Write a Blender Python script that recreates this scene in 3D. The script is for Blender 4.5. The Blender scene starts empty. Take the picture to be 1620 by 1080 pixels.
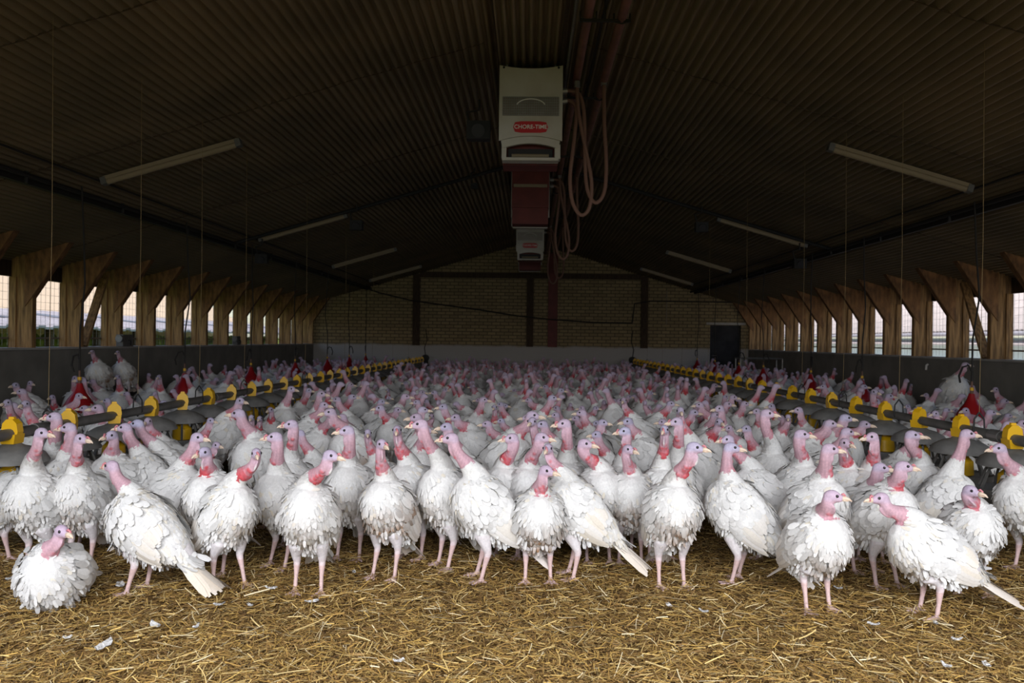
import bpy, math, random
import numpy as np
from mathutils import Matrix, Vector

R = math.radians
SC = bpy.context.scene
COL = SC.collection

# ------------------------------------------------------------------ camera, sky, lights, exposure
CAM_H, FPX = 1.42, 1260.0
cam_data = bpy.data.cameras.new('camera')
cam_data.sensor_fit = 'HORIZONTAL'
cam_data.sensor_width = 36.0
cam_data.lens = 28.0
cam_data.clip_end = 300
cam_data.dof.use_dof = True
cam_data.dof.focus_distance = 4.8
cam_data.dof.aperture_fstop = 4.0
cam = bpy.data.objects.new('camera', cam_data)
COL.objects.link(cam)
ROLL = R(0.75)
CAM_M = Matrix.Rotation(R(1.27), 3, 'Z') @ Matrix.Rotation(R(90 - 0.09), 3, 'X') @ Matrix.Rotation(ROLL, 3, 'Z')
cam.matrix_world = Matrix.Translation((0, 0, CAM_H)) @ CAM_M.to_4x4()
SC.camera = cam

world = bpy.data.worlds.new('sky')
SC.world = world
world.use_nodes = True
wn = world.node_tree.nodes
wl = world.node_tree.links
sky = wn.new('ShaderNodeTexSky')
sky.sky_type = 'NISHITA'
sky.sun_disc = False
sky.sun_elevation = R(62)
sky.sun_rotation = R(200)
wl.new(sky.outputs[0], wn['Background'].inputs[0])
wn['Background'].inputs[1].default_value = 0.20

sun_d = bpy.data.lights.new('sun', 'SUN')
sun_d.energy = 4.7
sun_d.angle = R(0.6)
sun_d.color = (1.0, 0.93, 0.84)
sun = bpy.data.objects.new('sun', sun_d)
COL.objects.link(sun)
sun.rotation_euler = (R(22), R(-9), 0)

# soft daylight entering through the wide open barn gate behind the camera
gate_d = bpy.data.lights.new('gate_daylight', 'AREA')
gate_d.shape = 'RECTANGLE'
gate_d.size, gate_d.size_y = 9.5, 1.7
gate_d.energy = 400
gate_d.spread = R(124)
gate_d.color = (0.97, 0.97, 1.0)
gate = bpy.data.objects.new('gate_daylight', gate_d)
COL.objects.link(gate)
gate.location = (0.4, -0.35, 2.3)
gate.rotation_euler = (R(90 - 49), 0, 0)      # the sky's light slants down through the gate

SC.view_settings.view_transform = 'Standard'
SC.view_settings.look = 'None'
SC.view_settings.gamma = 1.0
SC.view_settings.exposure = 0.0
SC.view_settings.use_curve_mapping = False
SC.cycles.use_denoising = True
SC.cycles.max_bounces = 6
SC.cycles.diffuse_bounces = 4
SC.cycles.transparent_max_bounces = 4
SC.cycles.caustics_reflective = False
SC.cycles.caustics_refractive = False
SC.cycles.sample_clamp_indirect = 4.0


def ray(px, py):
    return CAM_M @ Vector(((px - 810) / FPX, (540 - py) / FPX, -1.0))


def at_z(px, py, z):
    d = ray(px, py)
    k = (z - CAM_H) / d.z
    return Vector((d.x * k, d.y * k, z))


def at_y(px, py, y):
    d = ray(px, py)
    k = y / d.y
    return Vector((d.x * k, y, CAM_H + d.z * k))


# ------------------------------------------------------------------ materials
def mat(name, color, rough=0.7, metal=0.0, vary=0.0, scale=8.0, bump=0.0, bscale=None, stretch=None, color2=None, spec=0.3):
    m = bpy.data.materials.new(name)
    m.use_nodes = True
    nt = m.node_tree
    b = nt.nodes['Principled BSDF']
    b.inputs['Roughness'].default_value = rough
    b.inputs['Metallic'].default_value = metal
    b.inputs['Specular IOR Level'].default_value = spec
    b.inputs['Base Color'].default_value = (*color, 1)
    if vary or bump:
        tc = nt.nodes.new('ShaderNodeTexCoord')
        mp = nt.nodes.new('ShaderNodeMapping')
        nt.links.new(tc.outputs['Object'], mp.inputs[0])
        if stretch:
            mp.inputs['Scale'].default_value = stretch
        nz = nt.nodes.new('ShaderNodeTexNoise')
        nz.inputs['Scale'].default_value = scale
        nz.inputs['Detail'].default_value = 6
        nt.links.new(mp.outputs[0], nz.inputs['Vector'])
        if vary:
            rp = nt.nodes.new('ShaderNodeValToRGB')
            c2 = color2 or tuple(max(0, c * (1 - vary)) for c in color)
            rp.color_ramp.elements[0].position = 0.35
            rp.color_ramp.elements[1].position = 0.65
            rp.color_ramp.elements[0].color = (*c2, 1)
            rp.color_ramp.elements[1].color = (*color, 1)
            nt.links.new(nz.outputs['Fac'], rp.inputs[0])
            nt.links.new(rp.outputs[0], b.inputs['Base Color'])
        if bump:
            bp = nt.nodes.new('ShaderNodeBump')
            bp.inputs['Strength'].default_value = bump
            bp.inputs['Distance'].default_value = 0.02
            n2 = nz
            if bscale:
                n2 = nt.nodes.new('ShaderNodeTexNoise')
                n2.inputs['Scale'].default_value = bscale
                n2.inputs['Detail'].default_value = 4
                nt.links.new(mp.outputs[0], n2.inputs['Vector'])
            nt.links.new(n2.outputs['Fac'], bp.inputs['Height'])
            nt.links.new(bp.outputs[0], b.inputs['Normal'])
    return m


def attr_mat(name, rough=0.8, spec=0.2, bump=0.0, bscale=300, nvary=0.12, nscale=60, translucent=0.0):
    m = bpy.data.materials.new(name)
    m.use_nodes = True
    nt = m.node_tree
    b = nt.nodes['Principled BSDF']
    b.inputs['Roughness'].default_value = rough
    b.inputs['Specular IOR Level'].default_value = spec
    at = nt.nodes.new('ShaderNodeAttribute')
    at.attribute_name = 'Col'
    tc = nt.nodes.new('ShaderNodeTexCoord')
    nz = nt.nodes.new('ShaderNodeTexNoise')
    nz.inputs['Scale'].default_value = nscale
    nz.inputs['Detail'].default_value = 4
    nt.links.new(tc.outputs['Object'], nz.inputs['Vector'])
    mr = nt.nodes.new('ShaderNodeMapRange')
    mr.inputs[1].default_value = 0.3
    mr.inputs[2].default_value = 0.7
    mr.inputs[3].default_value = 1 - nvary
    mr.inputs[4].default_value = 1 + nvary
    nt.links.new(nz.outputs['Fac'], mr.inputs[0])
    mx = nt.nodes.new('ShaderNodeVectorMath')
    mx.operation = 'SCALE'
    nt.links.new(at.outputs['Color'], mx.inputs[0])
    nt.links.new(mr.outputs[0], mx.inputs['Scale'])
    nt.links.new(mx.outputs[0], b.inputs['Base Color'])
    if bump:
        n2 = nt.nodes.new('ShaderNodeTexNoise')
        n2.inputs['Scale'].default_value = bscale
        nt.links.new(tc.outputs['Object'], n2.inputs['Vector'])
        bp = nt.nodes.new('ShaderNodeBump')
        bp.inputs['Strength'].default_value = bump
        bp.inputs['Distance'].default_value = 0.004
        nt.links.new(n2.outputs['Fac'], bp.inputs['Height'])
        nt.links.new(bp.outputs[0], b.inputs['Normal'])
    return m


M = {}
M['bird'] = attr_mat('turkey_skin', rough=0.65, spec=0.25, bump=0.35, bscale=170, nvary=0.1, nscale=70)
M['feather'] = attr_mat('turkey_feathers', rough=0.9, spec=0.1, bump=0.0, nvary=0.05, nscale=90)
M['straw'] = attr_mat('straw_strands', rough=0.6, spec=0.3, nvary=0.1, nscale=30)
M['eye'] = mat('eye_black', (0.012, 0.01, 0.012), rough=0.15, spec=0.5)
M['beak'] = mat('beak_horn', (0.80, 0.66, 0.52), rough=0.45, vary=0.2, scale=60, color2=(0.72, 0.54, 0.42))
M['ceiling'] = mat('corrugated_sheet_brown', (0.21, 0.155, 0.088), rough=0.6, vary=0.3, scale=0.9, spec=0.25, color2=(0.135, 0.104, 0.062))
M['wood'] = mat('timber_boards', (0.42, 0.24, 0.095), rough=0.75, vary=0.45, scale=5, stretch=(6, 6, 0.6), bump=0.1, color2=(0.15, 0.085, 0.038))
M['wood_shaded'] = mat('timber_shaded', (0.25, 0.125, 0.05), rough=0.75, vary=0.5, scale=5, stretch=(3, 6, 1.2), bump=0.1, color2=(0.11, 0.055, 0.024))  # frame timber with shade in its colour: window light brightens only the legs
M['wood_dark'] = mat('timber_dark', (0.075, 0.048, 0.028), rough=0.8, vary=0.4, scale=6, stretch=(4, 4, 0.8))
M['concrete'] = mat('concrete_wall', (0.25, 0.235, 0.21), rough=0.9, vary=0.25, scale=2.5, bump=0.1, bscale=40)
M['white'] = mat('whitewash', (0.50, 0.48, 0.45), rough=0.85, vary=0.2, scale=3)
M['steel'] = mat('galvanised_steel', (0.30, 0.29, 0.28), rough=0.45, metal=0.6, vary=0.25, scale=12)
M['pipe_grey'] = mat('grey_feed_pipe', (0.17, 0.165, 0.155), rough=0.5, metal=0.3, vary=0.25, scale=9)
M['pan_grey'] = mat('grey_plastic_pan', (0.20, 0.195, 0.185), rough=0.55, vary=0.25, scale=14)
M['yellow'] = mat('yellow_plastic', (0.74, 0.42, 0.008), rough=0.4, spec=0.5)
M['red'] = mat('red_plastic', (0.30, 0.009, 0.012), rough=0.35, spec=0.5)
M['darkred'] = mat('dark_red_enamel', (0.16, 0.028, 0.022), rough=0.55, vary=0.3, scale=5)
M['redpipe'] = mat('red_oxide_pipe', (0.20, 0.085, 0.06), rough=0.55, vary=0.35, scale=6)
M['hose'] = mat('brown_rubber_hose', (0.17, 0.09, 0.065), rough=0.6)
M['black'] = mat('black_plastic', (0.018, 0.018, 0.018), rough=0.6)
M['cord'] = mat('tan_cord', (0.24, 0.17, 0.08), rough=0.8)
M['dark_cable'] = mat('dark_cable', (0.025, 0.022, 0.02), rough=0.7)
M['enamel'] = mat('heater_white_enamel', (0.52, 0.50, 0.46), rough=0.4, vary=0.15, scale=2.0, color2=(0.42, 0.38, 0.31))
M['grille'] = mat('heater_grille', (0.22, 0.19, 0.15), rough=0.5, metal=0.5)
M['logo_red'] = mat('logo_red', (0.50, 0.025, 0.03), rough=0.4)
M['logo_white'] = mat('logo_white', (0.75, 0.72, 0.68), rough=0.5)
M['tube'] = mat('lamp_diffuser', (0.27, 0.215, 0.14), rough=0.35)
M['door_dark'] = mat('door_dark', (0.03, 0.03, 0.035), rough=0.6, vary=0.7, scale=3.0, color2=(0.012, 0.012, 0.014))
M['roof_lilac'] = mat('fibre_cement_roof', (0.46, 0.43, 0.46), rough=0.9, vary=0.2, scale=1.2)
M['roof_beige'] = mat('beige_cladding', (0.66, 0.51, 0.36), rough=0.9, vary=0.08, scale=0.8)
M['roof_pink'] = mat('pale_corrugated_roof', (0.64, 0.555, 0.52), rough=0.9, vary=0.15, scale=1.5)
M['teal'] = mat('pale_blue_render', (0.66, 0.76, 0.76), rough=0.9, vary=0.1, scale=1)
M['grass'] = mat('grass_ground', (0.17, 0.24, 0.06), rough=0.95, vary=0.5, scale=2.5)
M['hedge'] = mat('hedge_leaves', (0.34, 0.42, 0.10), rough=0.9, vary=0.6, scale=3.5)
M['bounce_pale'] = mat('bounce_ground_pale', (0.55, 0.52, 0.47), rough=0.9, vary=0.15, scale=1.0)  # pale tone for the added ground strip that bounces light
M['skylight'] = mat('skylight_panel', (0.16, 0.17, 0.2), rough=0.4)


def brick_mat(name='painted_brick', band=True):
    m = bpy.data.materials.new(name)
    m.use_nodes = True
    nt = m.node_tree
    b = nt.nodes['Principled BSDF']
    b.inputs['Roughness'].default_value = 0.9
    b.inputs['Specular IOR Level'].default_value = 0.15
    tc = nt.nodes.new('ShaderNodeTexCoord')
    mp = nt.nodes.new('ShaderNodeMapping')
    mp.inputs['Rotation'].default_value = (R(-90), 0, 0)
    nt.links.new(tc.outputs['Object'], mp.inputs[0])
    br = nt.nodes.new('ShaderNodeTexBrick')
    br.inputs['Scale'].default_value = 1.0
    br.inputs['Brick Width'].default_value = 0.27
    br.inputs['Row Height'].default_value = 0.105
    br.inputs['Mortar Size'].default_value = 0.012
    br.inputs['Color1'].default_value = (0.38, 0.29, 0.155, 1)
    br.inputs['Color2'].default_value = (0.28, 0.215, 0.115, 1)
    br.inputs['Mortar'].default_value = (0.12, 0.095, 0.06, 1)
    nt.links.new(mp.outputs[0], br.inputs['Vector'])
    last = br.outputs['Color']
    if band:                       # whitewashed foot of the wall, with a ragged upper edge
        sp = nt.nodes.new('ShaderNodeSeparateXYZ')
        nt.links.new(tc.outputs['Object'], sp.inputs[0])
        nz = nt.nodes.new('ShaderNodeTexNoise')
        nz.inputs['Scale'].default_value = 2.0
        nt.links.new(tc.outputs['Object'], nz.inputs['Vector'])
        ad = nt.nodes.new('ShaderNodeMath')
        ad.operation = 'MULTIPLY_ADD'
        ad.inputs[1].default_value = 0.12
        nt.links.new(nz.outputs['Fac'], ad.inputs[0])
        nt.links.new(sp.outputs['Z'], ad.inputs[2])
        mr = nt.nodes.new('ShaderNodeMapRange')
        mr.inputs[1].default_value = 1.25
        mr.inputs[2].default_value = 1.33
        nt.links.new(ad.outputs[0], mr.inputs[0])
        mx = nt.nodes.new('ShaderNodeMix')
        mx.data_type = 'RGBA'
        mx.inputs[6].default_value = (0.46, 0.44, 0.42, 1)
        nt.links.new(mr.outputs[0], mx.inputs[0])
        nt.links.new(last, mx.inputs[7])
        last = mx.outputs[2]
    nt.links.new(last, b.inputs['Base Color'])
    bp = nt.nodes.new('ShaderNodeBump')
    bp.inputs['Strength'].default_value = 0.4
    bp.inputs['Distance'].default_value = 0.01
    bp.invert = True
    nt.links.new(br.outputs['Fac'], bp.inputs['Height'])
    nt.links.new(bp.outputs[0], b.inputs['Normal'])
    return m


M['brick'] = brick_mat()


def litter_mat():
    m = bpy.data.materials.new('litter_floor')
    m.use_nodes = True
    nt = m.node_tree
    b = nt.nodes['Principled BSDF']
    b.inputs['Roughness'].default_value = 0.95
    b.inputs['Specular IOR Level'].default_value = 0.1
    tc = nt.nodes.new('ShaderNodeTexCoord')
    cols = []
    for rot, sc in ((25, 22.0), (-40, 30.0), (80, 26.0)):
        mp = nt.nodes.new('ShaderNodeMapping')
        mp.inputs['Rotation'].default_value = (0, 0, R(rot))
        mp.inputs['Scale'].default_value = (1.0, 7.0, 1.0)
        nt.links.new(tc.outputs['Object'], mp.inputs[0])
        nz = nt.nodes.new('ShaderNodeTexNoise')
        nz.inputs['Scale'].default_value = sc
        nz.inputs['Detail'].default_value = 5
        nt.links.new(mp.outputs[0], nz.inputs['Vector'])
        cols.append(nz)
    mx1 = nt.nodes.new('ShaderNodeMath'); mx1.operation = 'MAXIMUM'
    mx2 = nt.nodes.new('ShaderNodeMath'); mx2.operation = 'MAXIMUM'
    nt.links.new(cols[0].outputs['Fac'], mx1.inputs[0]); nt.links.new(cols[1].outputs['Fac'], mx1.inputs[1])
    nt.links.new(mx1.outputs[0], mx2.inputs[0]); nt.links.new(cols[2].outputs['Fac'], mx2.inputs[1])
    rp = nt.nodes.new('ShaderNodeValToRGB')
    e = rp.color_ramp.elements
    e[0].position = 0.48; e[0].color = (0.055, 0.032, 0.014, 1)
    e[1].position = 0.82; e[1].color = (0.42, 0.27, 0.09, 1)
    x = e.new(0.62); x.color = (0.19, 0.11, 0.038, 1)
    nt.links.new(mx2.outputs[0], rp.inputs[0])
    nt.links.new(rp.outputs[0], b.inputs['Base Color'])
    bp = nt.nodes.new('ShaderNodeBump')
    bp.inputs['Strength'].default_value = 0.8
    bp.inputs['Distance'].default_value = 0.02
    nt.links.new(mx2.outputs[0], bp.inputs['Height'])
    nt.links.new(bp.outputs[0], b.inputs['Normal'])
    return m


M['litter'] = litter_mat()


# ------------------------------------------------------------------ mesh helpers
def np_mesh(name, V, F, colors=None, smooth=True):
    """V n x 3; F m x 4 or m x 3 int array (or a list of tuples)."""
    me = bpy.data.meshes.new(name)
    if isinstance(F, np.ndarray):
        k = F.shape[1]
        me.vertices.add(len(V))
        me.vertices.foreach_set('co', np.ascontiguousarray(V, dtype=np.float32).ravel())
        me.loops.add(F.size)
        me.loops.foreach_set('vertex_index', np.ascontiguousarray(F, dtype=np.int32).ravel())
        me.polygons.add(len(F))
        me.polygons.foreach_set('loop_start', np.arange(0, F.size, k, dtype=np.int32))
        me.polygons.foreach_set('loop_total', np.full(len(F), k, dtype=np.int32))
        me.update(calc_edges=True)
    else:
        me.from_pydata([tuple(v) for v in V], [], F)
        me.update()
    if smooth:
        me.polygons.foreach_set('use_smooth', np.ones(len(me.polygons), dtype=bool))
    if colors is not None:
        set_col(me, colors[:, :3])
        if colors.shape[1] == 6 and len(colors) < 100000:      # soft plumage: blades shade with the body under them
            me.normals_split_custom_set_from_vertices(colors[:, 3:].tolist())
    return me


def set_col(me, colors):
    a = me.color_attributes.new('Col', 'FLOAT_COLOR', 'POINT')
    c = np.ones((len(me.vertices), 4), dtype=np.float32)
    c[:, :3] = colors
    a.data.foreach_set('color', c.ravel())


class MB:
    """collects solids and links them as one mesh object"""

    def __init__(self):
        self.v, self.f = [], []

    def add(self, vs, fs):
        o = len(self.v)
        self.v += [tuple(v) for v in vs]
        self.f += [tuple(i + o for i in f) for f in fs]
        return self

    def box(self, c, s, rot=None):
        vs = []
        for x in (-.5, .5):
            for y in (-.5, .5):
                for z in (-.5, .5):
                    p = Vector((x * s[0], y * s[1], z * s[2]))
                    if rot is not None:
                        p = rot @ p
                    vs.append(p + Vector(c))
        return self.add(vs, [(0, 1, 3, 2), (4, 6, 7, 5), (0, 4, 5, 1), (2, 3, 7, 6), (0, 2, 6, 4), (1, 5, 7, 3)])

    def beam(self, a, b, w, h, up=(0, 0, 1)):
        a, b = Vector(a), Vector(b)
        t = (b - a).normalized()
        s = t.cross(Vector(up))
        if s.length < 1e-4:
            s = t.cross(Vector((1, 0, 0)))
        s.normalize()
        u = s.cross(t)
        vs = []
        for p in (a, b):
            for i, j in ((-1, -1), (1, -1), (1, 1), (-1, 1)):
                vs.append(p + s * (w / 2 * i) + u * (h / 2 * j))
        return self.add(vs, [(3, 2, 1, 0), (4, 5, 6, 7), (0, 1, 5, 4), (1, 2, 6, 5), (2, 3, 7, 6), (3, 0, 4, 7)])

    def tube(self, path, r, n=8):
        P = [Vector(p) for p in path]
        rs = r if isinstance(r, (list, tuple)) else [r] * len(P)
        t0 = (P[1] - P[0]).normalized()
        s = t0.orthogonal().normalized()
        vs, fs = [], []
        for i, p in enumerate(P):
            t = (P[min(i + 1, len(P) - 1)] - P[max(i - 1, 0)]).normalized()
            s = (s - t * s.dot(t)).normalized()
            u = t.cross(s)
            for k in range(n):
                a = 2 * math.pi * k / n
                vs.append(p + (s * math.cos(a) + u * math.sin(a)) * rs[i])
        for i in range(len(P) - 1):
            for k in range(n):
                fs.append((i * n + k, i * n + (k + 1) % n, (i + 1) * n + (k + 1) % n, (i + 1) * n + k))
        fs.append(tuple(range(n - 1, -1, -1)))
        fs.append(tuple((len(P) - 1) * n + k for k in range(n)))
        return self.add(vs, fs)

    def lathe(self, prof, c=(0, 0, 0), n=16):
        vs, fs = [], []
        for r, z in prof:
            for k in range(n):
                a = 2 * math.pi * k / n
                vs.append((c[0] + r * math.cos(a), c[1] + r * math.sin(a), c[2] + z))
        for i in range(len(prof) - 1):
            for k in range(n):
                fs.append((i * n + k, i * n + (k + 1) % n, (i + 1) * n + (k + 1) % n, (i + 1) * n + k))
        if prof[0][0] > 1e-5:
            fs.append(tuple(range(n - 1, -1, -1)))
        if prof[-1][0] > 1e-5:
            fs.append(tuple((len(prof) - 1) * n + k for k in range(n)))
        return self.add(vs, fs)

    def prism(self, pts, axis, a, b):
        """outline pts (2-D) extruded along axis from a to b"""
        def put(p, t):
            return {'x': (t, p[0], p[1]), 'y': (p[0], t, p[1]), 'z': (p[0], p[1], t)}[axis]
        n = len(pts)
        vs = [put(p, a) for p in pts] + [put(p, b) for p in pts]
        fs = [tuple(range(n - 1, -1, -1)), tuple(range(n, 2 * n))]
        fs += [(i, (i + 1) % n, n + (i + 1) % n, n + i) for i in range(n)]
        return self.add(vs, fs)

    def mesh(self, name, smooth=False):
        me = np_mesh(name, self.v, self.f, smooth=False)
        import bmesh
        bm = bmesh.new()
        bm.from_mesh(me)
        bmesh.ops.recalc_face_normals(bm, faces=bm.faces[:])
        bm.to_mesh(me)
        bm.free()
        if smooth:
            me.polygons.foreach_set('use_smooth', np.ones(len(me.polygons), dtype=bool))
            try:
                me.set_sharp_from_angle(angle=R(40))
            except Exception:
                pass
        return me

    def build(self, name, m, parent=None, loc=None, smooth=False):
        me = self.mesh(name, smooth)
        me.materials.append(m)
        return put(name, me, parent, loc)


def put(name, me, parent=None, loc=None):
    o = bpy.data.objects.new(name, me)
    COL.objects.link(o)
    if parent is not None:
        o.parent = parent
    if loc is not None:
        o.location = loc
    return o


def tag(o, label, cat, group=None):
    o['label'] = label
    o['category'] = cat
    if group:
        o['group'] = group
    return o


def structure(o):
    o['kind'] = 'structure'
    return o


def stuff(o, label, cat):
    o['kind'] = 'stuff'
    o['label'] = label
    o['category'] = cat
    return o


def empty(name, loc=(0, 0, 0), rz=0.0):
    o = bpy.data.objects.new(name, None)
    o.empty_display_size = 0.1
    COL.objects.link(o)
    o.location = loc
    o.rotation_euler = (0, 0, rz)
    return o


def copy_tree(o, parent=None):
    c = o.copy()
    COL.objects.link(c)
    c.parent = parent
    for ch in list(o.children):
        copy_tree(ch, c)
    return c


ORD = ['first', 'second', 'third', 'fourth', 'fifth', 'sixth', 'seventh', 'eighth', 'ninth', 'tenth', 'eleventh', 'twelfth',
       'thirteenth', 'fourteenth', 'fifteenth', 'sixteenth', 'seventeenth', 'eighteenth', 'nineteenth', 'twentieth',
       'twenty-first', 'twenty-second', 'twenty-third', 'twenty-fourth', 'twenty-fifth', 'twenty-sixth', 'twenty-seventh',
       'twenty-eighth', 'twenty-ninth', 'thirtieth', 'thirty-first', 'thirty-second', 'thirty-third']

# ------------------------------------------------------------------ the barn
FAR, NEAR = 25.4, -0.9
WALL = 7.25                 # outer skin of the side walls
RIDGE, SLOPE = 4.57, 0.29


def ceil_z(x):
    return RIDGE - SLOPE * max(abs(x), 0.0)


# floor
fl = MB()
fl.add([(-WALL, NEAR, 0), (WALL, NEAR, 0), (WALL, FAR, 0), (-WALL, FAR, 0)], [(0, 1, 2, 3)])
structure(fl.build('floor', M['litter']))


def corrugated(name, x0, x1, zf, pitch, amp, ys, m, sub=9):
    n = max(2, int(abs(x1 - x0) / pitch * sub))
    xs = np.linspace(x0, x1, n + 1)
    zz = np.array([zf(x) for x in xs]) + amp * np.clip(1.7 * np.sin(2 * np.pi * xs / pitch), -1, 1)
    V = np.array([(x, y, z) for y in ys for x, z in zip(xs, zz)])
    k = n + 1
    F = np.array([(j * k + i, j * k + i + 1, (j + 1) * k + i + 1, (j + 1) * k + i) for j in range(len(ys) - 1) for i in range(n)])
    me = np_mesh(name, V, F)
    me.materials.append(m)
    return structure(put(name, me))


ys = [NEAR, 6, 12, 18, FAR + 0.1]
corrugated('ceiling_left', -7.7, -0.36, ceil_z, 0.085, 0.026, ys, M['ceiling'])
corrugated('ceiling_right', 0.30, 7.7, ceil_z, 0.085, 0.026, ys, M['ceiling'])
corrugated('ceiling_ridge', -0.36, 0.30, lambda x: 4.40, 0.085, 0.026, ys, M['ceiling'])
for nm, x in (('trim_1', -0.36), ('trim_2', 0.30)):        # edges of the flat strip under the ridge
    t = MB()
    t.box((x, (NEAR + FAR) / 2, 4.43), (0.035, FAR - NEAR, 0.09))
    structure(t.build(nm, M['wood_dark']))
# lapped sheet joints running up the slopes
for k, y in enumerate((5.55, 8.0, 11.2)):
    for s in (-1, 1):
        t = MB()
        xs = np.linspace(0.5, 7.2, 80)
        pts = [(s * x, y + 0.012 * math.sin(9 * x + k), ceil_z(x) - 0.024) for x in xs]
        t.tube(pts, 0.006, 4)
        structure(t.build('trim_%d' % (10 + 2 * k + (s > 0)), M['wood_dark']))

# side walls: concrete foot, fascia board over the openings
for s, side in ((-1, 'left'), (1, 'right')):
    w = MB()
    w.box((s * (WALL - 0.15), (NEAR + FAR) / 2, 0.60), (0.34, FAR - NEAR, 1.20))
    structure(w.build('wall_' + side, M['concrete']))
    sl = MB()
    sl.box((s * (WALL - 0.16), (NEAR + FAR) / 2, 1.215), (0.40, FAR - NEAR, 0.03))
    structure(sl.build('trim_%d' % (3 if s < 0 else 4), M['white']))
    fb = MB()
    fb.box((s * (WALL + 0.02), (NEAR + FAR) / 2, 2.42), (0.05, FAR - NEAR, 0.40))
    structure(fb.build('trim_%d' % (5 if s < 0 else 6), M['wood_dark']))

# back wall of brick with a doorway
DX0, DX1, DZ = 5.72, 6.70, 1.98


def gable(zs=0.0):
    return [(-WALL, 0), (DX0, 0), (DX0, DZ), (DX1, DZ), (DX1, 0), (WALL, 0), (WALL, ceil_z(WALL) + .05), (0.3, 4.5), (-0.36, 4.5), (-WALL, ceil_z(WALL) + .05)]


bw = MB()
bw.prism(gable(), 'y', FAR, FAR + 0.24)
structure(bw.build('wall_back', M['brick']))
for i, x in enumerate((-3.63, 0.0, 3.63)):
    p = MB()
    top = 3.42 if i == 1 else ceil_z(x) - 0.02
    p.box((x, FAR - 0.05, (1.22 + top) / 2), (0.22, 0.12, top - 1.22))
    structure(p.build('trim_%d' % (20 + i), M['wood_dark']))
rb = MB()
rb.box((0, FAR - 0.05, 3.47), (7.05, 0.13, 0.16))
structure(rb.build('trim_23', M['wood_dark']))
lin = MB()
lin.box(((DX0 + DX1) / 2, FAR - 0.01, DZ + 0.05), (DX1 - DX0 + 0.25, 0.06, 0.07))
structure(lin.build('trim_24', M['white']))
dr = MB()
dr.box(((DX0 + DX1) / 2, FAR + 0.14, DZ / 2), (DX1 - DX0, 0.05, DZ))
d1 = structure(dr.build('door_1', M['door_dark']))
dh = MB()
dh.tube([(DX0 + 0.1, FAR + 0.1, 1.02), (DX0 + 0.22, FAR + 0.1, 1.02)], 0.012, 6)
dh.build('door_handle', M['steel'], d1)

# unseen front wall round the open gate, its header added to dim the ceiling
fw = MB()
fw.prism([(-WALL, 0), (-4.9, 0), (-4.9, 2.95), (5.6, 2.95), (5.6, 0), (WALL, 0), (WALL, ceil_z(WALL)), (0, RIDGE), (-WALL, ceil_z(WALL))], 'y', NEAR - 0.2, NEAR)
structure(fw.build('wall_front', M['concrete']))

# timber portal frames along both walls
proto_frame = {}
N_FR = 20
for s, side in ((-1, 'left'), (1, 'right')):
    order = 0
    for k in range(N_FR):
        y = 25.22 - 1.19 * k
        if y < 0.5:
            break
        nm = 'timber_frame'
        if s not in proto_frame:
            root = empty(nm)
            leg = MB()
            leg.prism([(s * 7.20, 1.23), (s * 6.90, 1.23), (s * 6.90, 2.60), (s * 7.20, 2.46)], 'y', -0.045, 0.045)
            leg.build('leg_board', M['wood'], root)
            gus = MB()
            gus.prism([(s * 6.91, 1.92), (s * 6.38, ceil_z(6.38) - 0.02), (s * 7.0, ceil_z(7.0) - 0.02), (s * 7.0, 1.80)], 'y', -0.06, -0.0455)
            gus.prism([(s * 6.91, 1.92), (s * 6.38, ceil_z(6.38) - 0.02), (s * 7.0, ceil_z(7.0) - 0.02), (s * 7.0, 1.80)], 'y', 0.0455, 0.06)
            gus.prism([(s * 6.899, 1.92), (s * 6.38, ceil_z(6.38) - 0.02), (s * 6.899, ceil_z(6.9) - 0.02)], 'y', -0.0455, 0.0455)
            gus.build('gusset_board', M['wood_shaded'], root)
            out = MB()
            out.box((s * 7.17, 0, 1.72), (0.10, 0.14, 0.98))
            out.build('outer_post', M['wood'], root)
            proto_frame[s] = root
        else:
            root = copy_tree(proto_frame[s])
        root.location = (0, y, 0)
        tag(root, 'wooden portal frame on the %s window wall, %s from the brick back wall' % (side, ORD[k]),
            'timber frame', 'timber frames along the %s wall' % side)

# rail and netting in the openings between frames
for s, side in ((-1, 'left'), (1, 'right')):
    n = 0
    for k in range(N_FR):
        y1 = 25.22 - 1.19 * k - 0.07
        y0 = y1 - 1.05
        if y0 < 0.5:
            break
        n += 1
        w = MB()
        x = s * 7.225
        w.box((x, (y0 + y1) / 2, 1.36), (0.02, y1 - y0, 0.025))
        for zz in np.arange(1.45, 2.22, 0.11):
            w.box((x, (y0 + y1) / 2, zz), (0.003, y1 - y0, 0.003))
        for yy in np.arange(y0 + 0.05, y1, 0.11):
            w.box((x, yy, 1.74), (0.003, 0.003, 0.98))
        structure(w.build('window_%d' % (k + 1 + (0 if s < 0 else 30)), M['steel']))

# diagonal braces leaning in two of the openings
for s, y, lab in ((-1, 12.72, 'loose diagonal timber brace leaning in a window opening of the left wall'),
                  (1, 12.75, 'diagonal timber brace leaning in a window opening of the right wall')):
    b = MB()
    b.beam((s * 7.02, y - 0.35, 1.24), (s * 7.02, y + 0.30, 2.44), 0.05, 0.13, up=(1, 0, 0))
    tag(b.build('diagonal_brace', M['wood']), lab, 'brace')

# ------------------------------------------------------------------ outside
og = MB()
og.add([(-70, -30, -0.12), (70, -30, -0.12), (70, 80, -0.12), (-70, 80, -0.12)], [(0, 1, 2, 3)])
structure(og.build('ground', M['grass']))

yd = MB()
yd.box((11.5, 25, -0.08), (7.6, 100, 0.06))  # pale ground strip added to brighten the neighbour barn's shaded wall
structure(yd.build('bounce_ground', M['bounce_pale']))

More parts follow.
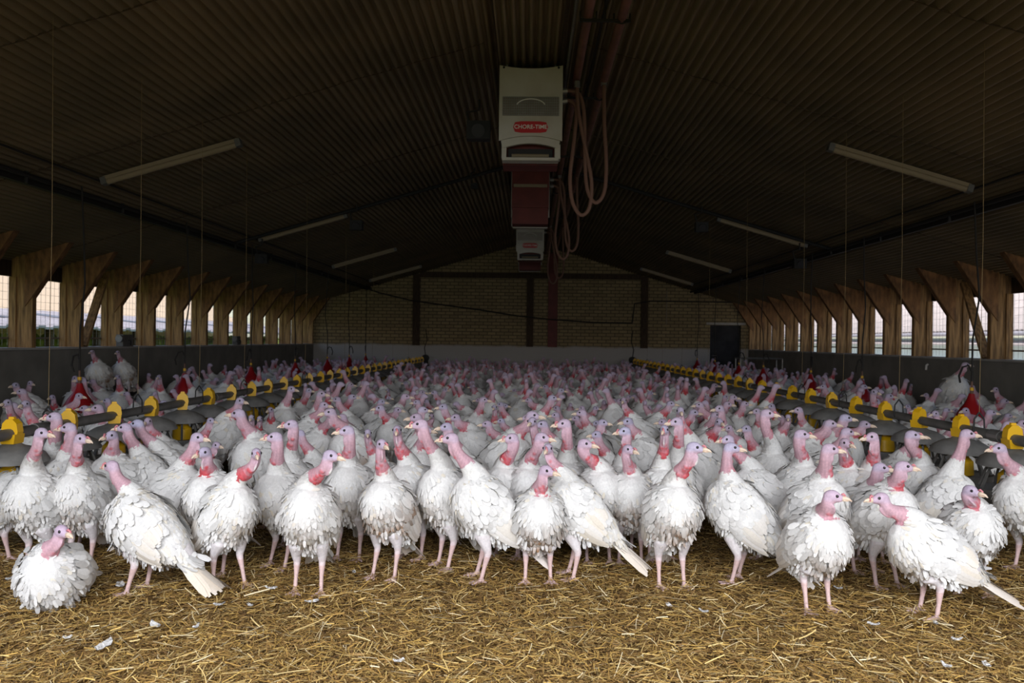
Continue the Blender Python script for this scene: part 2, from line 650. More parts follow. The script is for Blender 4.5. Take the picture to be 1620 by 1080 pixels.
nb = empty('farm_shed', (-16, 30, 0))
tag(nb, 'open farm shed with grey fibre cement roof seen through the left window openings', 'shed')
m = MB()
n = 160
for i in range(n):
    y0, y1 = -32 + i * 0.4, -32 + (i + 1) * 0.4
    z = 0.05 * (i % 2)
    m.add([(0, y0, 1.66 + z), (0, y1, 1.66 + z), (-6.5, y1, 2.46 + z), (-6.5, y0, 2.46 + z),
           (0, y0, 1.58 + z), (0, y1, 1.58 + z), (-6.5, y1, 2.38 + z), (-6.5, y0, 2.38 + z)],
          [(0, 1, 2, 3), (7, 6, 5, 4), (0, 4, 5, 1), (1, 5, 6, 2), (2, 6, 7, 3), (3, 7, 4, 0)])
m.build('roof', M['roof_lilac'], nb)
for y in range(-28, 32, 5):
    sk = MB()
    sk.beam((-2.2, y, 2.00), (-4.6, y, 2.30), 1.1, 0.03)
    sk.build('skylight', M['skylight'], nb)
for y in range(-30, 32, 3):
    p = MB()
    p.box((-0.5, y, 0.74), (0.22, 0.22, 1.74))
    p.build('post', M['wood_dark'], nb)
hall = empty('farm_building', (-30, 30, 0))
tag(hall, 'tall beige clad farm building rising behind the grey shed roof on the left', 'building')
m = MB()
m.box((0, 0, 1.3), (8, 70, 2.9))
m.build('wall', M['roof_beige'], hall)
m = MB()
m.prism([(6.0, 2.2), (-6.5, 8.6), (-6.5, 8.4), (6.0, 2.05)], 'y', -38, 38)
m.build('roof', M['roof_beige'], hall)
hg = MB()
rh = np.random.default_rng(3)
ny_, nx_ = 300, 9
Vh = []
for i in range(ny_):
    for j in range(nx_):
        a_ = math.pi * j / (nx_ - 1)
        r_ = 1 + rh.uniform(-.16, .16)
        Vh.append((0.8 * math.cos(a_) * r_, -35 + i * 0.24, 1.42 * math.sin(a_) ** .7 * r_ - .1))
Fh = [(i * nx_ + j, i * nx_ + j + 1, (i + 1) * nx_ + j + 1, (i + 1) * nx_ + j) for i in range(ny_ - 1) for j in range(nx_ - 1)]
hg.add(Vh, Fh)
tag(hg.build('hedge', M['hedge'], None, (-20.5, 28, 0)), 'sunlit green hedge growing behind the open farm shed', 'hedge')

nb2 = empty('neighbour_barn', (15.0, 30, 0))
tag(nb2, 'neighbouring barn with pale corrugated roof and blue wall seen through the right window openings', 'barn')
n = 1100
V, F = [], []
for i in range(n + 1):
    y = -33 + i * 0.06
    z = 0.035 * math.cos(i * math.pi / 2)
    V += [(0, y, 1.9 + z), (9.0, y, 6.0 + z)]
for i in range(n):
    F.append((2 * i, 2 * i + 1, 2 * i + 3, 2 * i + 2))
m = MB()
m.add(V, F)
rf = m.mesh('roof', True)
rf.materials.append(M['roof_pink'])
ro = put('roof', rf, nb2)
sd = ro.modifiers.new('thickness', 'SOLIDIFY')
sd.thickness = 0.06
m = MB()
m.box((0.5, 0, 0.75), (0.3, 64, 1.9))
m.build('wall', M['teal'], nb2)
m = MB()
m.tube([(-0.08, -33, 1.83), (-0.08, 33, 1.83)], 0.07, 8)
m.build('gutter', M['roof_lilac'], nb2)
lean = MB()
lean.prism([(-0.25, 1.50), (0.35, 1.62), (0.35, 1.57), (-0.25, 1.45)], 'y', -32, 32)
lean.build('canopy', M['roof_pink'], nb2)

# ------------------------------------------------------------------ heaters, pipes, lamps under the roof
HX = -0.02


def heater_parts(root):
    """local: front faces -Y, top at z = 0, hangs down"""
    # curved white front panel, scooped top and bottom edges
    W2 = 0.335
    cols_, rows = 15, 2
    V, F = [], []
    def edge(t, base, dip):
        return base - dip * (1 - (2 * t - 1) ** 2)
    pan = MB()
    N = 16
    up, lo = [], []
    for i in range(N + 1):
        t = i / N
        up.append((-W2 + 2 * W2 * t, edge(t, 0.0, 0.035)))
        lo.append((-W2 + 2 * W2 * t, -0.80 + 0.055 * (1 - (2 * t - 1) ** 2)))
    pan.prism(up + lo[::-1], 'y', -0.02, 0.0)
    fp = pan.build('front_panel', M['enamel'], root)
    g = MB()
    g.box((0, -0.0235, -0.435), (0.60, 0.008, 0.20))
    gr = g.build('grille', M['grille'], root)
    g = MB()
    for i in range(26):
        g.box((-0.295 + i * 0.0236, -0.031, -0.435), (0.006, 0.006, 0.20))
    for i in range(8):
        g.box((0, -0.031, -0.528 + i * 0.0265), (0.60, 0.005, 0.006))
    g.build('grille_bars', M['steel'], gr)
    g = MB()
    ring = [(0.15 * math.cos(a), -0.036, -0.435 + 0.075 * math.sin(a)) for a in np.linspace(0.2, math.pi - 0.2, 20)]
    g.tube(ring, 0.006, 6)
    g.build('fan_ring', M['logo_white'], gr)
    # red badge with lettering
    b = MB()
    b.prism([(-0.185, -0.655), (-0.165, -0.705), (-0.10, -0.715), (0.10, -0.715), (0.165, -0.705), (0.185, -0.655), (0.165, -0.605), (0.10, -0.595), (-0.10, -0.595), (-0.165, -0.605)], 'y', -0.028, -0.018)
    bd = b.build('badge', M['logo_red'], root)
    cu = bpy.data.curves.new('lettering', 'FONT')
    cu.body = 'CHORE-TIME'
    cu.size = 0.060
    cu.align_x = 'CENTER'
    cu.align_y = 'CENTER'
    cu.extrude = 0.002
    cu.offset = 0.0008
    cu.materials.append(M['logo_white'])
    tmp = put('lettering_curve', cu)
    lm = bpy.data.meshes.new_from_object(tmp.evaluated_get(bpy.context.evaluated_depsgraph_get()))
    bpy.data.objects.remove(tmp)
    t = put('lettering', lm, bd, (0, -0.031, -0.655))
    t.rotation_euler = (R(90), 0, 0)
    # housing behind, lower tray and outlet
    h = MB()
    h.box((0, 0.30, -0.37), (0.62, 0.58, 0.70))
    h.box((0, 0.42, -0.86), (0.60, 0.34, 0.27))
    h.build('housing', M['darkred'], root)
    a = MB()
    lo2 = [(-0.29, -0.745), (0.29, -0.745), (0.30, -0.93), (-0.27, -0.93)]
    a.prism([(-0.32, -0.76)] + [(-0.30 + 0.6 * i / 10, -0.745 + 0.05 * (1 - (i / 5 - 1) ** 2)) for i in range(11)] + [(0.32, -0.76), (0.30, -0.86)] +
            [(0.28 - 0.56 * i / 10, -0.865 + 0.05 * (1 - (i / 5 - 1) ** 2)) for i in range(11)] + [(-0.30, -0.86)], 'y', 0.02, 0.07)
    a.build('outlet_hood', M['enamel'], root)
    a = MB()
    a.box((0, 0.08, -0.985), (0.60, 0.16, 0.03))
    a.box((-0.28, 0.1, -0.90), (0.05, 0.14, 0.15))
    a.box((0.29, 0.1, -0.90), (0.06, 0.14, 0.15))
    a.build('tray', M['enamel'], root)
    a = MB()
    a.box((0, 0.16, -0.90), (0.48, 0.02, 0.11))
    a.build('outlet_opening', M['black'], root)
    a = MB()
    a.tube([(-0.2, 0.12, -0.925), (0.2, 0.12, -0.925)], 0.02, 8)
    a.build('deflector_bar', M['tube'], root)
    a = MB()
    for x in (-0.29, 0.29):
        a.tube([(x, -0.021, -0.025), (x, -0.03, -0.025)], 0.012, 8)
    a.build('bolts', M['black'], fp)
    for x in (-0.26, 0.26):
        a = MB()
        a.tube([(x, 0.1, 0.0), (x, 0.1, 0.10)], 0.012, 6)
        a.tube([(x, 0.5, -0.03), (x, 0.5, 0.10)], 0.012, 6)
        a.build('hanger', M['steel'], root)
    a = MB()
    a.box((0, 0.605, -0.36), (0.56, 0.03, 0.05))
    a.build('rear_strap', M['tube'], root)


hr = empty('fan_heater', (HX, 8.45, 4.33))
heater_parts(hr)
tag(hr, 'nearest white fan heater with red badge and grille hanging under the ridge', 'heater', 'fan heaters under the ridge')
for y, turn, z, lab in ((13.9, True, 4.36, 'second fan heater under the ridge, its dark red housing turned to the gate'),
                        (19.2, False, 4.36, 'third fan heater under the ridge, white front with red badge further back'),
                        (22.6, True, 4.36, 'farthest fan heater near the brick wall, dark red housing showing')):
    c = copy_tree(hr)
    c.location = (HX, y, z)
    if turn:
        c.rotation_euler = (0, 0, math.pi)
    tag(c, lab, 'heater', 'fan heaters under the ridge')

for x, z, r, lab in ((0.47, 4.25, 0.042, 'red oxide heating pipe running under the ridge, the one next to the heaters'),
                     (0.76, 4.22, 0.042, 'red oxide heating pipe running under the ridge, the outer one of the pair')):
    p = MB()
    p.tube([(x, NEAR + 0.1, z), (x, 12, z), (x, FAR - 0.02, z - 0.05)], r, 12)
    o = p.build('heating_pipe', M['redpipe'], smooth=True)
    tag(o, lab, 'pipe')
for i, y in enumerate((6.9, 9.1, 12.0, 15.0, 18.0, 21.0)):
    b = MB()
    b.box((0.615, y, 4.19), (0.44, 0.03, 0.02))
    b.tube([(0.40, y, 4.27), (0.40, y, 4.21), (0.47, y, 4.195), (0.54, y, 4.21), (0.54, y, 4.27)], 0.008, 6)
    b.tube([(0.69, y, 4.25), (0.69, y, 4.18), (0.76, y, 4.165), (0.83, y, 4.18), (0.83, y, 4.25)], 0.008, 6)
    b.tube([(0.615, y, 4.19), (0.615, y, 4.38)], 0.009, 6)
    tag(b.build('pipe_bracket', M['dark_cable']), '%s steel bracket from the gate carrying the two heating pipes' % ORD[i], 'bracket', 'heating pipe brackets')
# thin green and dark conduits beside the heaters
for x, z, r, mm, lab in ((0.36, 4.30, 0.016, 'pipe_grey', 'thin grey conduit running just beside the heaters'),
                         (0.62, 4.33, 0.014, 'dark_cable', 'thin dark cable running between the two heating pipes')):
    p = MB()
    p.tube([(x, NEAR + 0.1, z), (x, FAR - 0.05, z - 0.03)], r, 8)
    tag(p.build('conduit', M[mm]), lab, 'conduit')


def sag(a, b, low, n=18, sway=0.0):
    """a hanging loop from a to b with its bottom at z = low"""
    a, b = Vector(a), Vector(b)
    P = []
    for i in range(n + 1):
        t = i / n
        w = math.sin(math.pi * t) ** 0.7
        p = a.lerp(b, t)
        p.z = p.z * (1 - w) + low * w
        p.y += sway * math.sin(math.pi * t)
        P.append(p)
    return P


def hose(pts, r, lab):
    K = [Vector(p) for p in pts]
    K = [K[0]] + K + [K[-1]]
    pts = []
    for i in range(1, len(K) - 2):
        a, b, c, d = K[i - 1:i + 3]
        for t in (0, .25, .5, .75):
            pts.append(0.5 * (2 * b + (c - a) * t + (2 * a - 5 * b + 4 * c - d) * t * t + (3 * b - a - 3 * c + d) * t ** 3))
    pts.append(K[-1])
    m = MB()
    m.tube(pts, r, 8)
    o = m.build('heater_hose', M['hose'], smooth=True)
    f = MB()
    p0, p1 = Vector(pts[0]), Vector(pts[1])
    f.tube([p0, p0 + (p1 - p0).normalized() * 0.06], r * 1.6, 8)
    f.build('coupling', M['steel'], o)
    f = MB()
    p0, p1 = Vector(pts[-1]), Vector(pts[-2])
    f.tube([p0, p0 + (p1 - p0).normalized() * 0.07], r * 1.6, 8)
    f.build('coupling', M['steel'], o)
    tag(o, lab, 'hose', 'heater hoses')


for hy, zz, which in ((8.6, 4.33, 'nearest'), (13.5, 4.36, 'second'), (19.3, 4.36, 'third')):
    xh = HX + 0.33
    hose([(xh, hy, zz - 0.22), (xh + 0.09, hy, zz - 0.215), (xh + 0.19, hy - 0.02, zz - 0.26), (xh + 0.24, hy - 0.03, zz - 0.45), (xh + 0.255, hy - 0.04, zz - 0.85),
          (xh + 0.275, hy - 0.04, zz - 1.22), (xh + 0.33, hy - 0.05, zz - 1.39), (xh + 0.40, hy - 0.05, zz - 1.42), (xh + 0.47, hy - 0.05, zz - 1.30), (xh + 0.485, hy - 0.05, zz - 1.0),
          (xh + 0.46, hy - 0.05, zz - 0.6), (xh + 0.45, hy - 0.05, zz - 0.2), (xh + 0.45, hy - 0.05, zz - 0.1)], 0.021,
         'upper looping brown hose from the %s heater to the outer pipe' % which)
    hose([(xh, hy, zz - 0.33), (xh + 0.09, hy, zz - 0.325), (xh + 0.16, hy - 0.02, zz - 0.42), (xh + 0.14, hy - 0.03, zz - 0.75), (xh + 0.10, hy - 0.04, zz - 1.15),
          (xh + 0.13, hy - 0.04, zz - 1.42), (xh + 0.22, hy - 0.05, zz - 1.56), (xh + 0.31, hy - 0.05, zz - 1.48), (xh + 0.33, hy - 0.05, zz - 1.2),
          (xh + 0.25, hy - 0.05, zz - 0.8), (xh + 0.18, hy - 0.05, zz - 0.45), (xh + 0.16, hy - 0.05, zz - 0.13)], 0.021,
         'lower looping brown hose from the %s heater to the inner pipe' % which)

# pipe duct down the back wall
t = MB()
t.box((0.72, FAR - 0.08, 2.72), (0.30, 0.12, 3.0))
o = tag(t.build('pipe_duct', M['darkred']), 'dark vertical pipe duct running down the brick back wall under the ridge', 'duct')

# fluorescent lamps
k = 0
for y, where in ((8.67, 'nearest'), (13.75, 'second'), (18.9, 'third'), (23.3, 'last')):
    for s, side in ((-1, 'left'), (1, 'right')):
        a = Vector((s * 3.22, y, ceil_z(3.22) - 0.095))
        b = Vector((s * 4.70, y, ceil_z(4.70) - 0.095))
        root = empty('tube_lamp', (a + b) / 2)
        c = (a + b) / 2
        m = MB()
        m.beam(a - c + Vector((0, 0, .028)), b - c + Vector((0, 0, .028)), 0.075, 0.04)
        m.build('housing', M['tube'], root)
        m = MB()
        m.tube([a - c + (b - a) * .02 + Vector((0, 0, -0.012)), b - c - (b - a) * .02 + Vector((0, 0, -0.012))], 0.034, 10)
        m.build('diffuser', M['tube'], root, smooth=True)
        for e in (a, b):
            m = MB()
            d = (b - a).normalized() * 0.03
            m.beam(e - c - d, e - c + d, 0.085, 0.08)
            m.build('end_cap', M['pipe_grey'], root)
        tag(root, '%s unlit tube lamp from the gate on the %s roof slope' % (where, side), 'lamp', 'tube lamps on the roof slopes')

# cross conduit up both slopes, conduits along the slopes
for s, side in ((-1, 'left'), (1, 'right')):
    m = MB()
    m.tube([(s * 0.5, 13.62, ceil_z(.5) - 0.06), (s * 5.1, 13.62, ceil_z(5.1) - 0.06)], 0.03, 8)
    tag(m.build('cross_conduit', M['black']), 'black conduit running up the %s roof slope beside the second lamp' % side, 'conduit')
    m = MB()
    m.tube([(s * 5.08, NEAR + .1, ceil_z(5.08) - 0.08), (s * 5.08, FAR - 0.05, ceil_z(5.08) - 0.08)], 0.028, 8)
    m.box((s * 5.2, (NEAR + FAR) / 2, ceil_z(5.2) - 0.075), (0.06, FAR - NEAR - .2, 0.06))
    o = m.build('water_conduit', M['dark_cable'])
    for y in np.arange(6.0, 25, 1.9):
        c = MB()
        c.tube([(s * 5.08, y, ceil_z(5.08) - 0.04), (s * 5.08, y, ceil_z(5.08) - 0.16)], 0.02, 6)
        c.build('clamp', M['black'], o)
    tag(o, 'dark conduit running the length of the barn under the %s roof slope' % side, 'conduit')
    m = MB()
    m.tube([(s * 4.80, NEAR + .1, ceil_z(4.8) - 0.05), (s * 4.80, FAR - 0.05, ceil_z(4.8) - 0.05)], 0.012, 6)
    tag(m.build('cable', M['dark_cable']), 'thin cable running beside the long conduit on the %s slope' % side, 'cable')


def spot(x, y, z, lab, size=0.16):
    root = empty('floodlight', (x, y, z))
    m = MB()
    m.box((0, 0, -0.05), (size * 1.3, size * .8, size))
    m.build('body', M['black'], root)
    m = MB()
    m.tube([(-size * .5, 0, 0.02), (-size * .7, 0, 0.16), (0, 0, 0.19), (0, 0, 0.30)], 0.014, 6)
    m.build('bracket', M['dark_cable'], root)
    m = MB()
    m.tube([(0, -size * .4, -0.06), (0, -size * .55, -0.07)], size * .38, 12)
    m.build('lens', M['door_dark'], root)
    tag(root, lab, 'fitting', 'small black fittings under the roof')


spot(-2.95, 13.4, ceil_z(2.95) - 0.34, 'black box fitting on the left slope at the upper end of the second lamp')
spot(-4.62, 13.6, ceil_z(4.62) - 0.42, 'black fitting hanging from the long conduit at the left slope')
spot(2.85, 13.4, ceil_z(2.85) - 0.34, 'black box fitting on the right slope at the upper end of the second lamp')
spot(4.55, 13.6, ceil_z(4.55) - 0.42, 'black fitting hanging from the long conduit at the right slope')
spot(-0.60, 8.9, 3.80, 'black box fitting beside the nearest heater', 0.2)
spot(-0.95, 13.2, 4.02, 'small black fitting near the ridge by the cross conduit', 0.09)

# cable drooping across the back wall
P = [at_y(x, y, FAR - 0.18) for x, y in ((560, 449), (600, 463), (650, 475), (700, 482), (760, 490), (815, 499), (870, 505), (940, 510), (1000, 511))]
m = MB()
m.tube(P, 0.022, 6)
tag(m.build('wall_cable', M['dark_cable']), 'black cable drooping across the brick back wall', 'cable')
P = [at_y(x, y, FAR - 0.18) for x, y in ((1000, 511), (1004, 480), (1030, 476), (1100, 477), (1165, 478))]
m = MB()
m.tube(P, 0.02, 6)
tag(m.build('wall_cable', M['dark_cable']), 'black cable along the back wall above the dark doorway', 'cable')
for x in (1055,):
    p = at_y(x, 460, FAR - 0.06)
    m = MB()
    m.tube([(p.x, p.y, p.z), (p.x, p.y, p.z - 1.05)], 0.018, 6)
    tag(m.build('wall_pipe', M['tube']), 'thin pale pipe running down the brick wall left of the doorway', 'pipe')

# ------------------------------------------------------------------ feed lines
for s, X, Z, side, start in ((-1, -3.30, 0.78, 'left', 4.2), (1, 3.25, 0.80, 'right', 4.5)):
    m = MB()
    m.tube([(X, start, Z), (X, FAR - 0.35, Z)], 0.036, 12)
    o = m.build('feed_pipe', M['pipe_grey'], smooth=True)
    for j, y in enumerate(np.arange(start + 1.1, 24.5, 3.05)):
        c = MB()
        c.tube([(X, y - 0.06, Z), (X, y + 0.06, Z)], 0.043, 12)
        c.build('pipe_joint', M['steel'], o)
    tag(o, 'long grey feed pipe above the pan feeders on the %s-hand side' % side, 'pipe')
    root = empty('drive_motor', (X, FAR - 0.22, Z + 0.02))
    m = MB()
    m.tube([(0, -0.12, 0.02), (0, 0.14, 0.02)], 0.11, 14)
    m.build('motor_body', M['black'], root, smooth=True)
    m = MB()
    m.box((0, 0, -0.12), (0.16, 0.2, 0.12))
    m.build('gearbox', M['black'], root)
    m = MB()
    m.tube([(0, 0, 0.12), (0.03 * s, 0, 0.35), (-0.05 * s, 0, 0.6), (0, 0.02, 0.95)], 0.014, 6)
    m.build('motor_cable', M['dark_cable'], root)
    tag(root, 'black drive motor at the back wall end of the %s feed pipe' % side, 'motor')

# one pan feeder
fd = empty('pan_feeder')
m = MB()
m.prism([(-0.040, -0.045), (0.040, -0.045), (0.054, 0.015), (0.046, 0.068), (0.020, 0.095), (-0.020, 0.095), (-0.046, 0.068), (-0.054, 0.015)], 'y', -0.03, 0.03)
m.prism([(-0.03, 0.03), (0.03, 0.03), (0.016, 0.11), (-0.016, 0.11)], 'y', -0.012, 0.012)
m.prism([(-0.042, -0.06), (0.042, -0.06), (0.05, 0.0), (-0.05, 0.0)], 'y', -0.05, 0.05)
m.build('saddle_clip', M['yellow'], fd)
m = MB()
m.lathe([(0.05, -0.06), (0.075, -0.075), (0.13, -0.09), (0.19, -0.125), (0.215, -0.165), (0.215, -0.178), (0.19, -0.150), (0.12, -0.115), (0.05, -0.10)], n=24)
m.build('cover', M['pan_grey'], fd, smooth=True)
m = MB()
m.lathe([(0.05, -0.10), (0.055, -0.21), (0.085, -0.24), (0.09, -0.34), (0.05, -0.36)], n=16)
m.build('feed_cone', M['yellow'], fd, smooth=True)
m = MB()
for i in range(8):
    a = 2 * math.pi * i / 8
    ca, sa = math.cos(a), math.sin(a)
    m.tube([(0.07 * ca, 0.07 * sa, -0.17), (0.15 * ca, 0.15 * sa, -0.20), (0.20 * ca, 0.20 * sa, -0.33)], 0.010, 5)
m.build('grid', M['pipe_grey'], fd)
m = MB()
m.lathe([(0.0, -0.44), (0.12, -0.44), (0.19, -0.40), (0.215, -0.33), (0.225, -0.33), (0.20, -0.41), (0.13, -0.455), (0.0, -0.455)], n=24)
m.build('pan', M['pan_grey'], fd, smooth=True)
first = True
for s, X, Z, side, y0, dy in ((-1, -3.30, 0.78, 'left', 5.02, 0.625), (1, 3.25, 0.80, 'right', 5.42, 0.64)):
    k = 0
    y = y0
    while y < 24.9:
        o = fd if first else copy_tree(fd)
        first = False
        o.location = (X, y, Z)
        o.rotation_euler = (0, 0, 0.13 * ((k * 7) % 5))
        if k < 10:
            tag(o, 'yellow-clipped grey pan feeder, %s from the near end of the %s feed pipe' % (ORD[k], side), 'feeder', 'pan feeders under the %s feed pipe' % side)
        else:
            tag(o, 'distant grey pan feeder with yellow clip towards the back of the %s feed pipe' % side, 'feeder', 'distant pan feeders under the %s feed pipe' % side)
        y += dy
        k += 1

# cords that carry the feed pipes
for s, X, Z, side, y0 in ((-1, -3.30, 0.78, 'left', 5.40), (1, 3.25, 0.80, 'right', 5.82)):
    k = 0
    y = y0
    while y < 24:
        zc = ceil_z(X) - 0.02
        root = empty('suspension_cord', (X, y, Z))
        m = MB()
        m.tube([(0, 0, 0.145), (0.01, 0, (zc - Z) * .5), (0, 0, zc - Z)], 0.0017 if k < 4 else 0.0022, 5)
        m.build('cord', M['cord'], root)
        m = MB()
        m.tube([(0, 0, 0.145), (0.035, 0, 0.095), (0.04, 0, 0.0), (0.0, 0, -0.042), (-0.04, 0, 0.0), (-0.035, 0, 0.095), (0, 0, 0.145)], 0.006, 6)
        m.build('wire_hanger', M['black'], root)
        tag(root, 'thin tan cord with wire hanger, %s from the near end of the %s feed pipe' % (ORD[k], side), 'cord', 'cords carrying the %s feed pipe' % side)
        y += 1.25 if k < 3 else 2.5
        k += 1

# bell drinkers
dk = empty('bell_drinker')
m = MB()
m.lathe([(0.0, 0.30), (0.03, 0.30), (0.045, 0.25), (0.07, 0.19), (0.115, 0.13), (0.155, 0.06), (0.17, 0.0), (0.17, -0.015), (0.16, -0.015), (0.145, 0.05), (0.0, 0.06)], n=24)
m.build('bell', M['red'], dk, smooth=True)
m = MB()
m.lathe([(0.09, -0.01), (0.19, -0.035), (0.205, 0.012), (0.215, 0.012), (0.20, -0.05), (0.09, -0.045)], n=24)
m.build('trough', M['red'], dk, smooth=True)
m = MB()
m.lathe([(0.018, 0.30), (0.020, 0.34), (0.012, 0.37), (0.012, 0.44)], n=10)
m.build('valve', M['hose'], dk, smooth=True)
m = MB()
m.lathe([(0.021, 0.335), (0.021, 0.37)], n=10)
m.build('collar', M['yellow'], dk, smooth=True)
m = MB()
m.tube([(0, 0, 0.44), (0.0, 0, 0.55), (-0.03, 0.02, 0.62), (-0.09, 0.03, 0.60), (-0.12, 0.05, 0.50), (-0.10, 0.06, 0.42)], 0.012, 6)
m.tube([(0, 0, 0.44), (0.0, 0, 0.9), (0.06, -0.02, 1.4), (0.03, 0, 1.9), (0.0, 0, 2.49)], 0.010, 6)
m.build('water_hose', M['dark_cable'], dk)
first = True
for s, X, side, yy in ((-1, -5.0, 'left', (8.75, 11.45, 14.2, 16.9, 19.6, 22.0, 24.2)), (1, 5.05, 'right', (9.2, 12.2, 14.4, 17.3, 19.3, 21.8, 24.1))):
    for k, y in enumerate(yy):
        o = dk if first else copy_tree(dk)
        first = False
        o.location = (X, y, 0.58)
        o.rotation_euler = (0, 0, 0.9 * k)
        tag(o, 'red bell drinker hanging in the %s aisle, %s from the near end' % (side, ORD[k]), 'drinker', 'bell drinkers in the %s aisle' % side)

# low dark crates by the side walls that a few turkeys perch on
for x, y, sx, sy, h, lab in ((-6.15, 11.95, 1.0, 1.9, 0.42, 'low dark slatted platform beside the left wall'),
                             (6.2, 11.0, 1.0, 1.7, 0.32, 'low dark slatted platform beside the right wall')):
    root = empty('perch_platform', (x, y, 0))
    for i in range(7):
        m = MB()
        m.box((-sx / 2 + sx * (i + .5) / 7, 0, h - 0.02), (sx / 7 * .8, sy, 0.04))
        m.build('slat_board', M['wood_dark'], root)
    for yy in (-sy / 2 + .06, 0, sy / 2 - .06):
        m = MB()
        m.box((0, yy, (h - .04) / 2), (sx, 0.06, h - .04))
        m.build('bearer', M['wood_dark'], root)
    tag(root, lab, 'platform')

# gadgets on the window sills, trestle by the far door
for p, lab, sx in (((-6.86, 13.35, 1.232), 'grey winch box standing on the left sill', 0.34), ((-6.9, 18.6, 1.232), 'small dark box standing on the left sill further back', 0.2)):
    root = empty('winch_box', p)
    m = MB()
    m.box((0, 0, 0.10), (0.12, sx, 0.2))
    m.build('case', M['pipe_grey'], root)
    m = MB()
    m.tube([(0.02, -sx / 2, 0.13), (0.02, -sx / 2 - 0.07, 0.13)], 0.06, 12)
    m.build('reel', M['steel'], root)
    m = MB()
    m.tube([(0.07, 0.0, 0.10), (0.10, 0.0, 0.10), (0.10, 0.0, 0.02)], 0.012, 6)
    m.build('crank', M['black'], root)
    tag(root, lab, 'winch')
sp_ = empty('rope_end', (6.88, 13.9, 1.10))
m = MB()
m.tube([(0, 0, 0), (-0.03, 0, -0.02), (-0.035, 0.0, -0.10)], 0.018, 6)
m.build('loop', M['logo_white'], sp_)
tag(sp_, 'small white hook fixed below the right window sill', 'hook')
tr = empty('metal_trestle', (6.15, 21.5, 0))
for x in (-0.55, 0.55):
    for y in (-0.25, 0.25):
        m = MB()
        m.tube([(x, y, 0), (x, y, 1.02)], 0.018, 6)
        m.build('leg', M['steel'], tr)
m = MB()
for y in (-0.25, 0.25):
    m.tube([(-0.57, y, 1.02), (0.57, y, 1.02)], 0.02, 6)
m.tube([(-0.55, -0.25, 1.02), (-0.55, 0.25, 1.02)], 0.02, 6)
m.tube([(0.55, -0.25, 1.02), (0.55, 0.25, 1.02)], 0.02, 6)
m.build('rail', M['steel'], tr)
tag(tr, 'thin metal trestle standing in front of the dark doorway', 'trestle')

# ------------------------------------------------------------------ turkeys
WHITE = np.array((0.77, 0.76, 0.745))
CREAM = np.array((0.78, 0.70, 0.55))
SKIN = np.array((0.58, 0.36, 0.42))
HEADC = np.array((0.54, 0.41, 0.52))
BLUEC = np.array((0.44, 0.44, 0.60))
REDC = np.array((0.55, 0.07, 0.085))
LEGC = np.array((0.62, 0.44, 0.42))
DIRT = np.array((0.235, 0.115, 0.04))

ST = np.array([(-.37, .018, .014), (-.33, .042, .030), (-.27, .074, .062), (-.20, .108, .098), (-.12, .134, .134), (-.03, .150, .160), (.055, .156, .172),
               (.125, .146, .165), (.185, .120, .142), (.23, .080, .097), (.262, .03, .03)])


def loft(cs, rw, rh, lat, n=18):
    """closed tube: centres, half widths, half heights, lateral hints -> verts, quads(+caps)"""
    cs = np.asarray(cs, float)
    k = len(cs)
    V = []
    frames = []
    for i in range(k):
        t = cs[min(i + 1, k - 1)] - cs[max(i - 1, 0)]
        t = t / np.linalg.norm(t)
        l = lat[i] - t * np.dot(lat[i], t)
        l = l / np.linalg.norm(l)
        u = np.cross(t, l)
        frames.append((t, l, u))
        for j in range(n):
            a = 2 * math.pi * j / n
            V.append(cs[i] + l * rw[i] * math.cos(a) + u * rh[i] * math.sin(a))
    F = [(i * n + j, i * n + (j + 1) % n, (i + 1) * n + (j + 1) % n, (i + 1) * n + j) for i in range(k - 1) for j in range(n)]
    F += [tuple(range(n - 1, -1, -1)), tuple((k - 1) * n + j for j in range(n))]
    return V, F, frames


def ellipsoid(c, axes, r, nu=12, nv=8):
    c = np.asarray(c, float)
    V = [c + axes[2] * r[2]]
    for i in range(1, nv):
        ph = math.pi * i / nv
        for j in range(nu):
            a = 2 * math.pi * j / nu
            V.append(c + axes[0] * (r[0] * math.sin(ph) * math.cos(a)) + axes[1] * (r[1] * math.sin(ph) * math.sin(a)) + axes[2] * (r[2] * math.cos(ph)))
    V.append(c - axes[2] * r[2])
    F = [(0, 1 + j, 1 + (j + 1) % nu) for j in range(nu)]
    for i in range(nv - 2):
        F += [(1 + i * nu + j, 1 + (i + 1) * nu + j, 1 + (i + 1) * nu + (j + 1) % nu, 1 + i * nu + (j + 1) % nu) for j in range(nu)]
    b = 1 + (nv - 2) * nu
    F += [(b + j, len(V) - 1, b + (j + 1) % nu) for j in range(nu)]
    return V, F


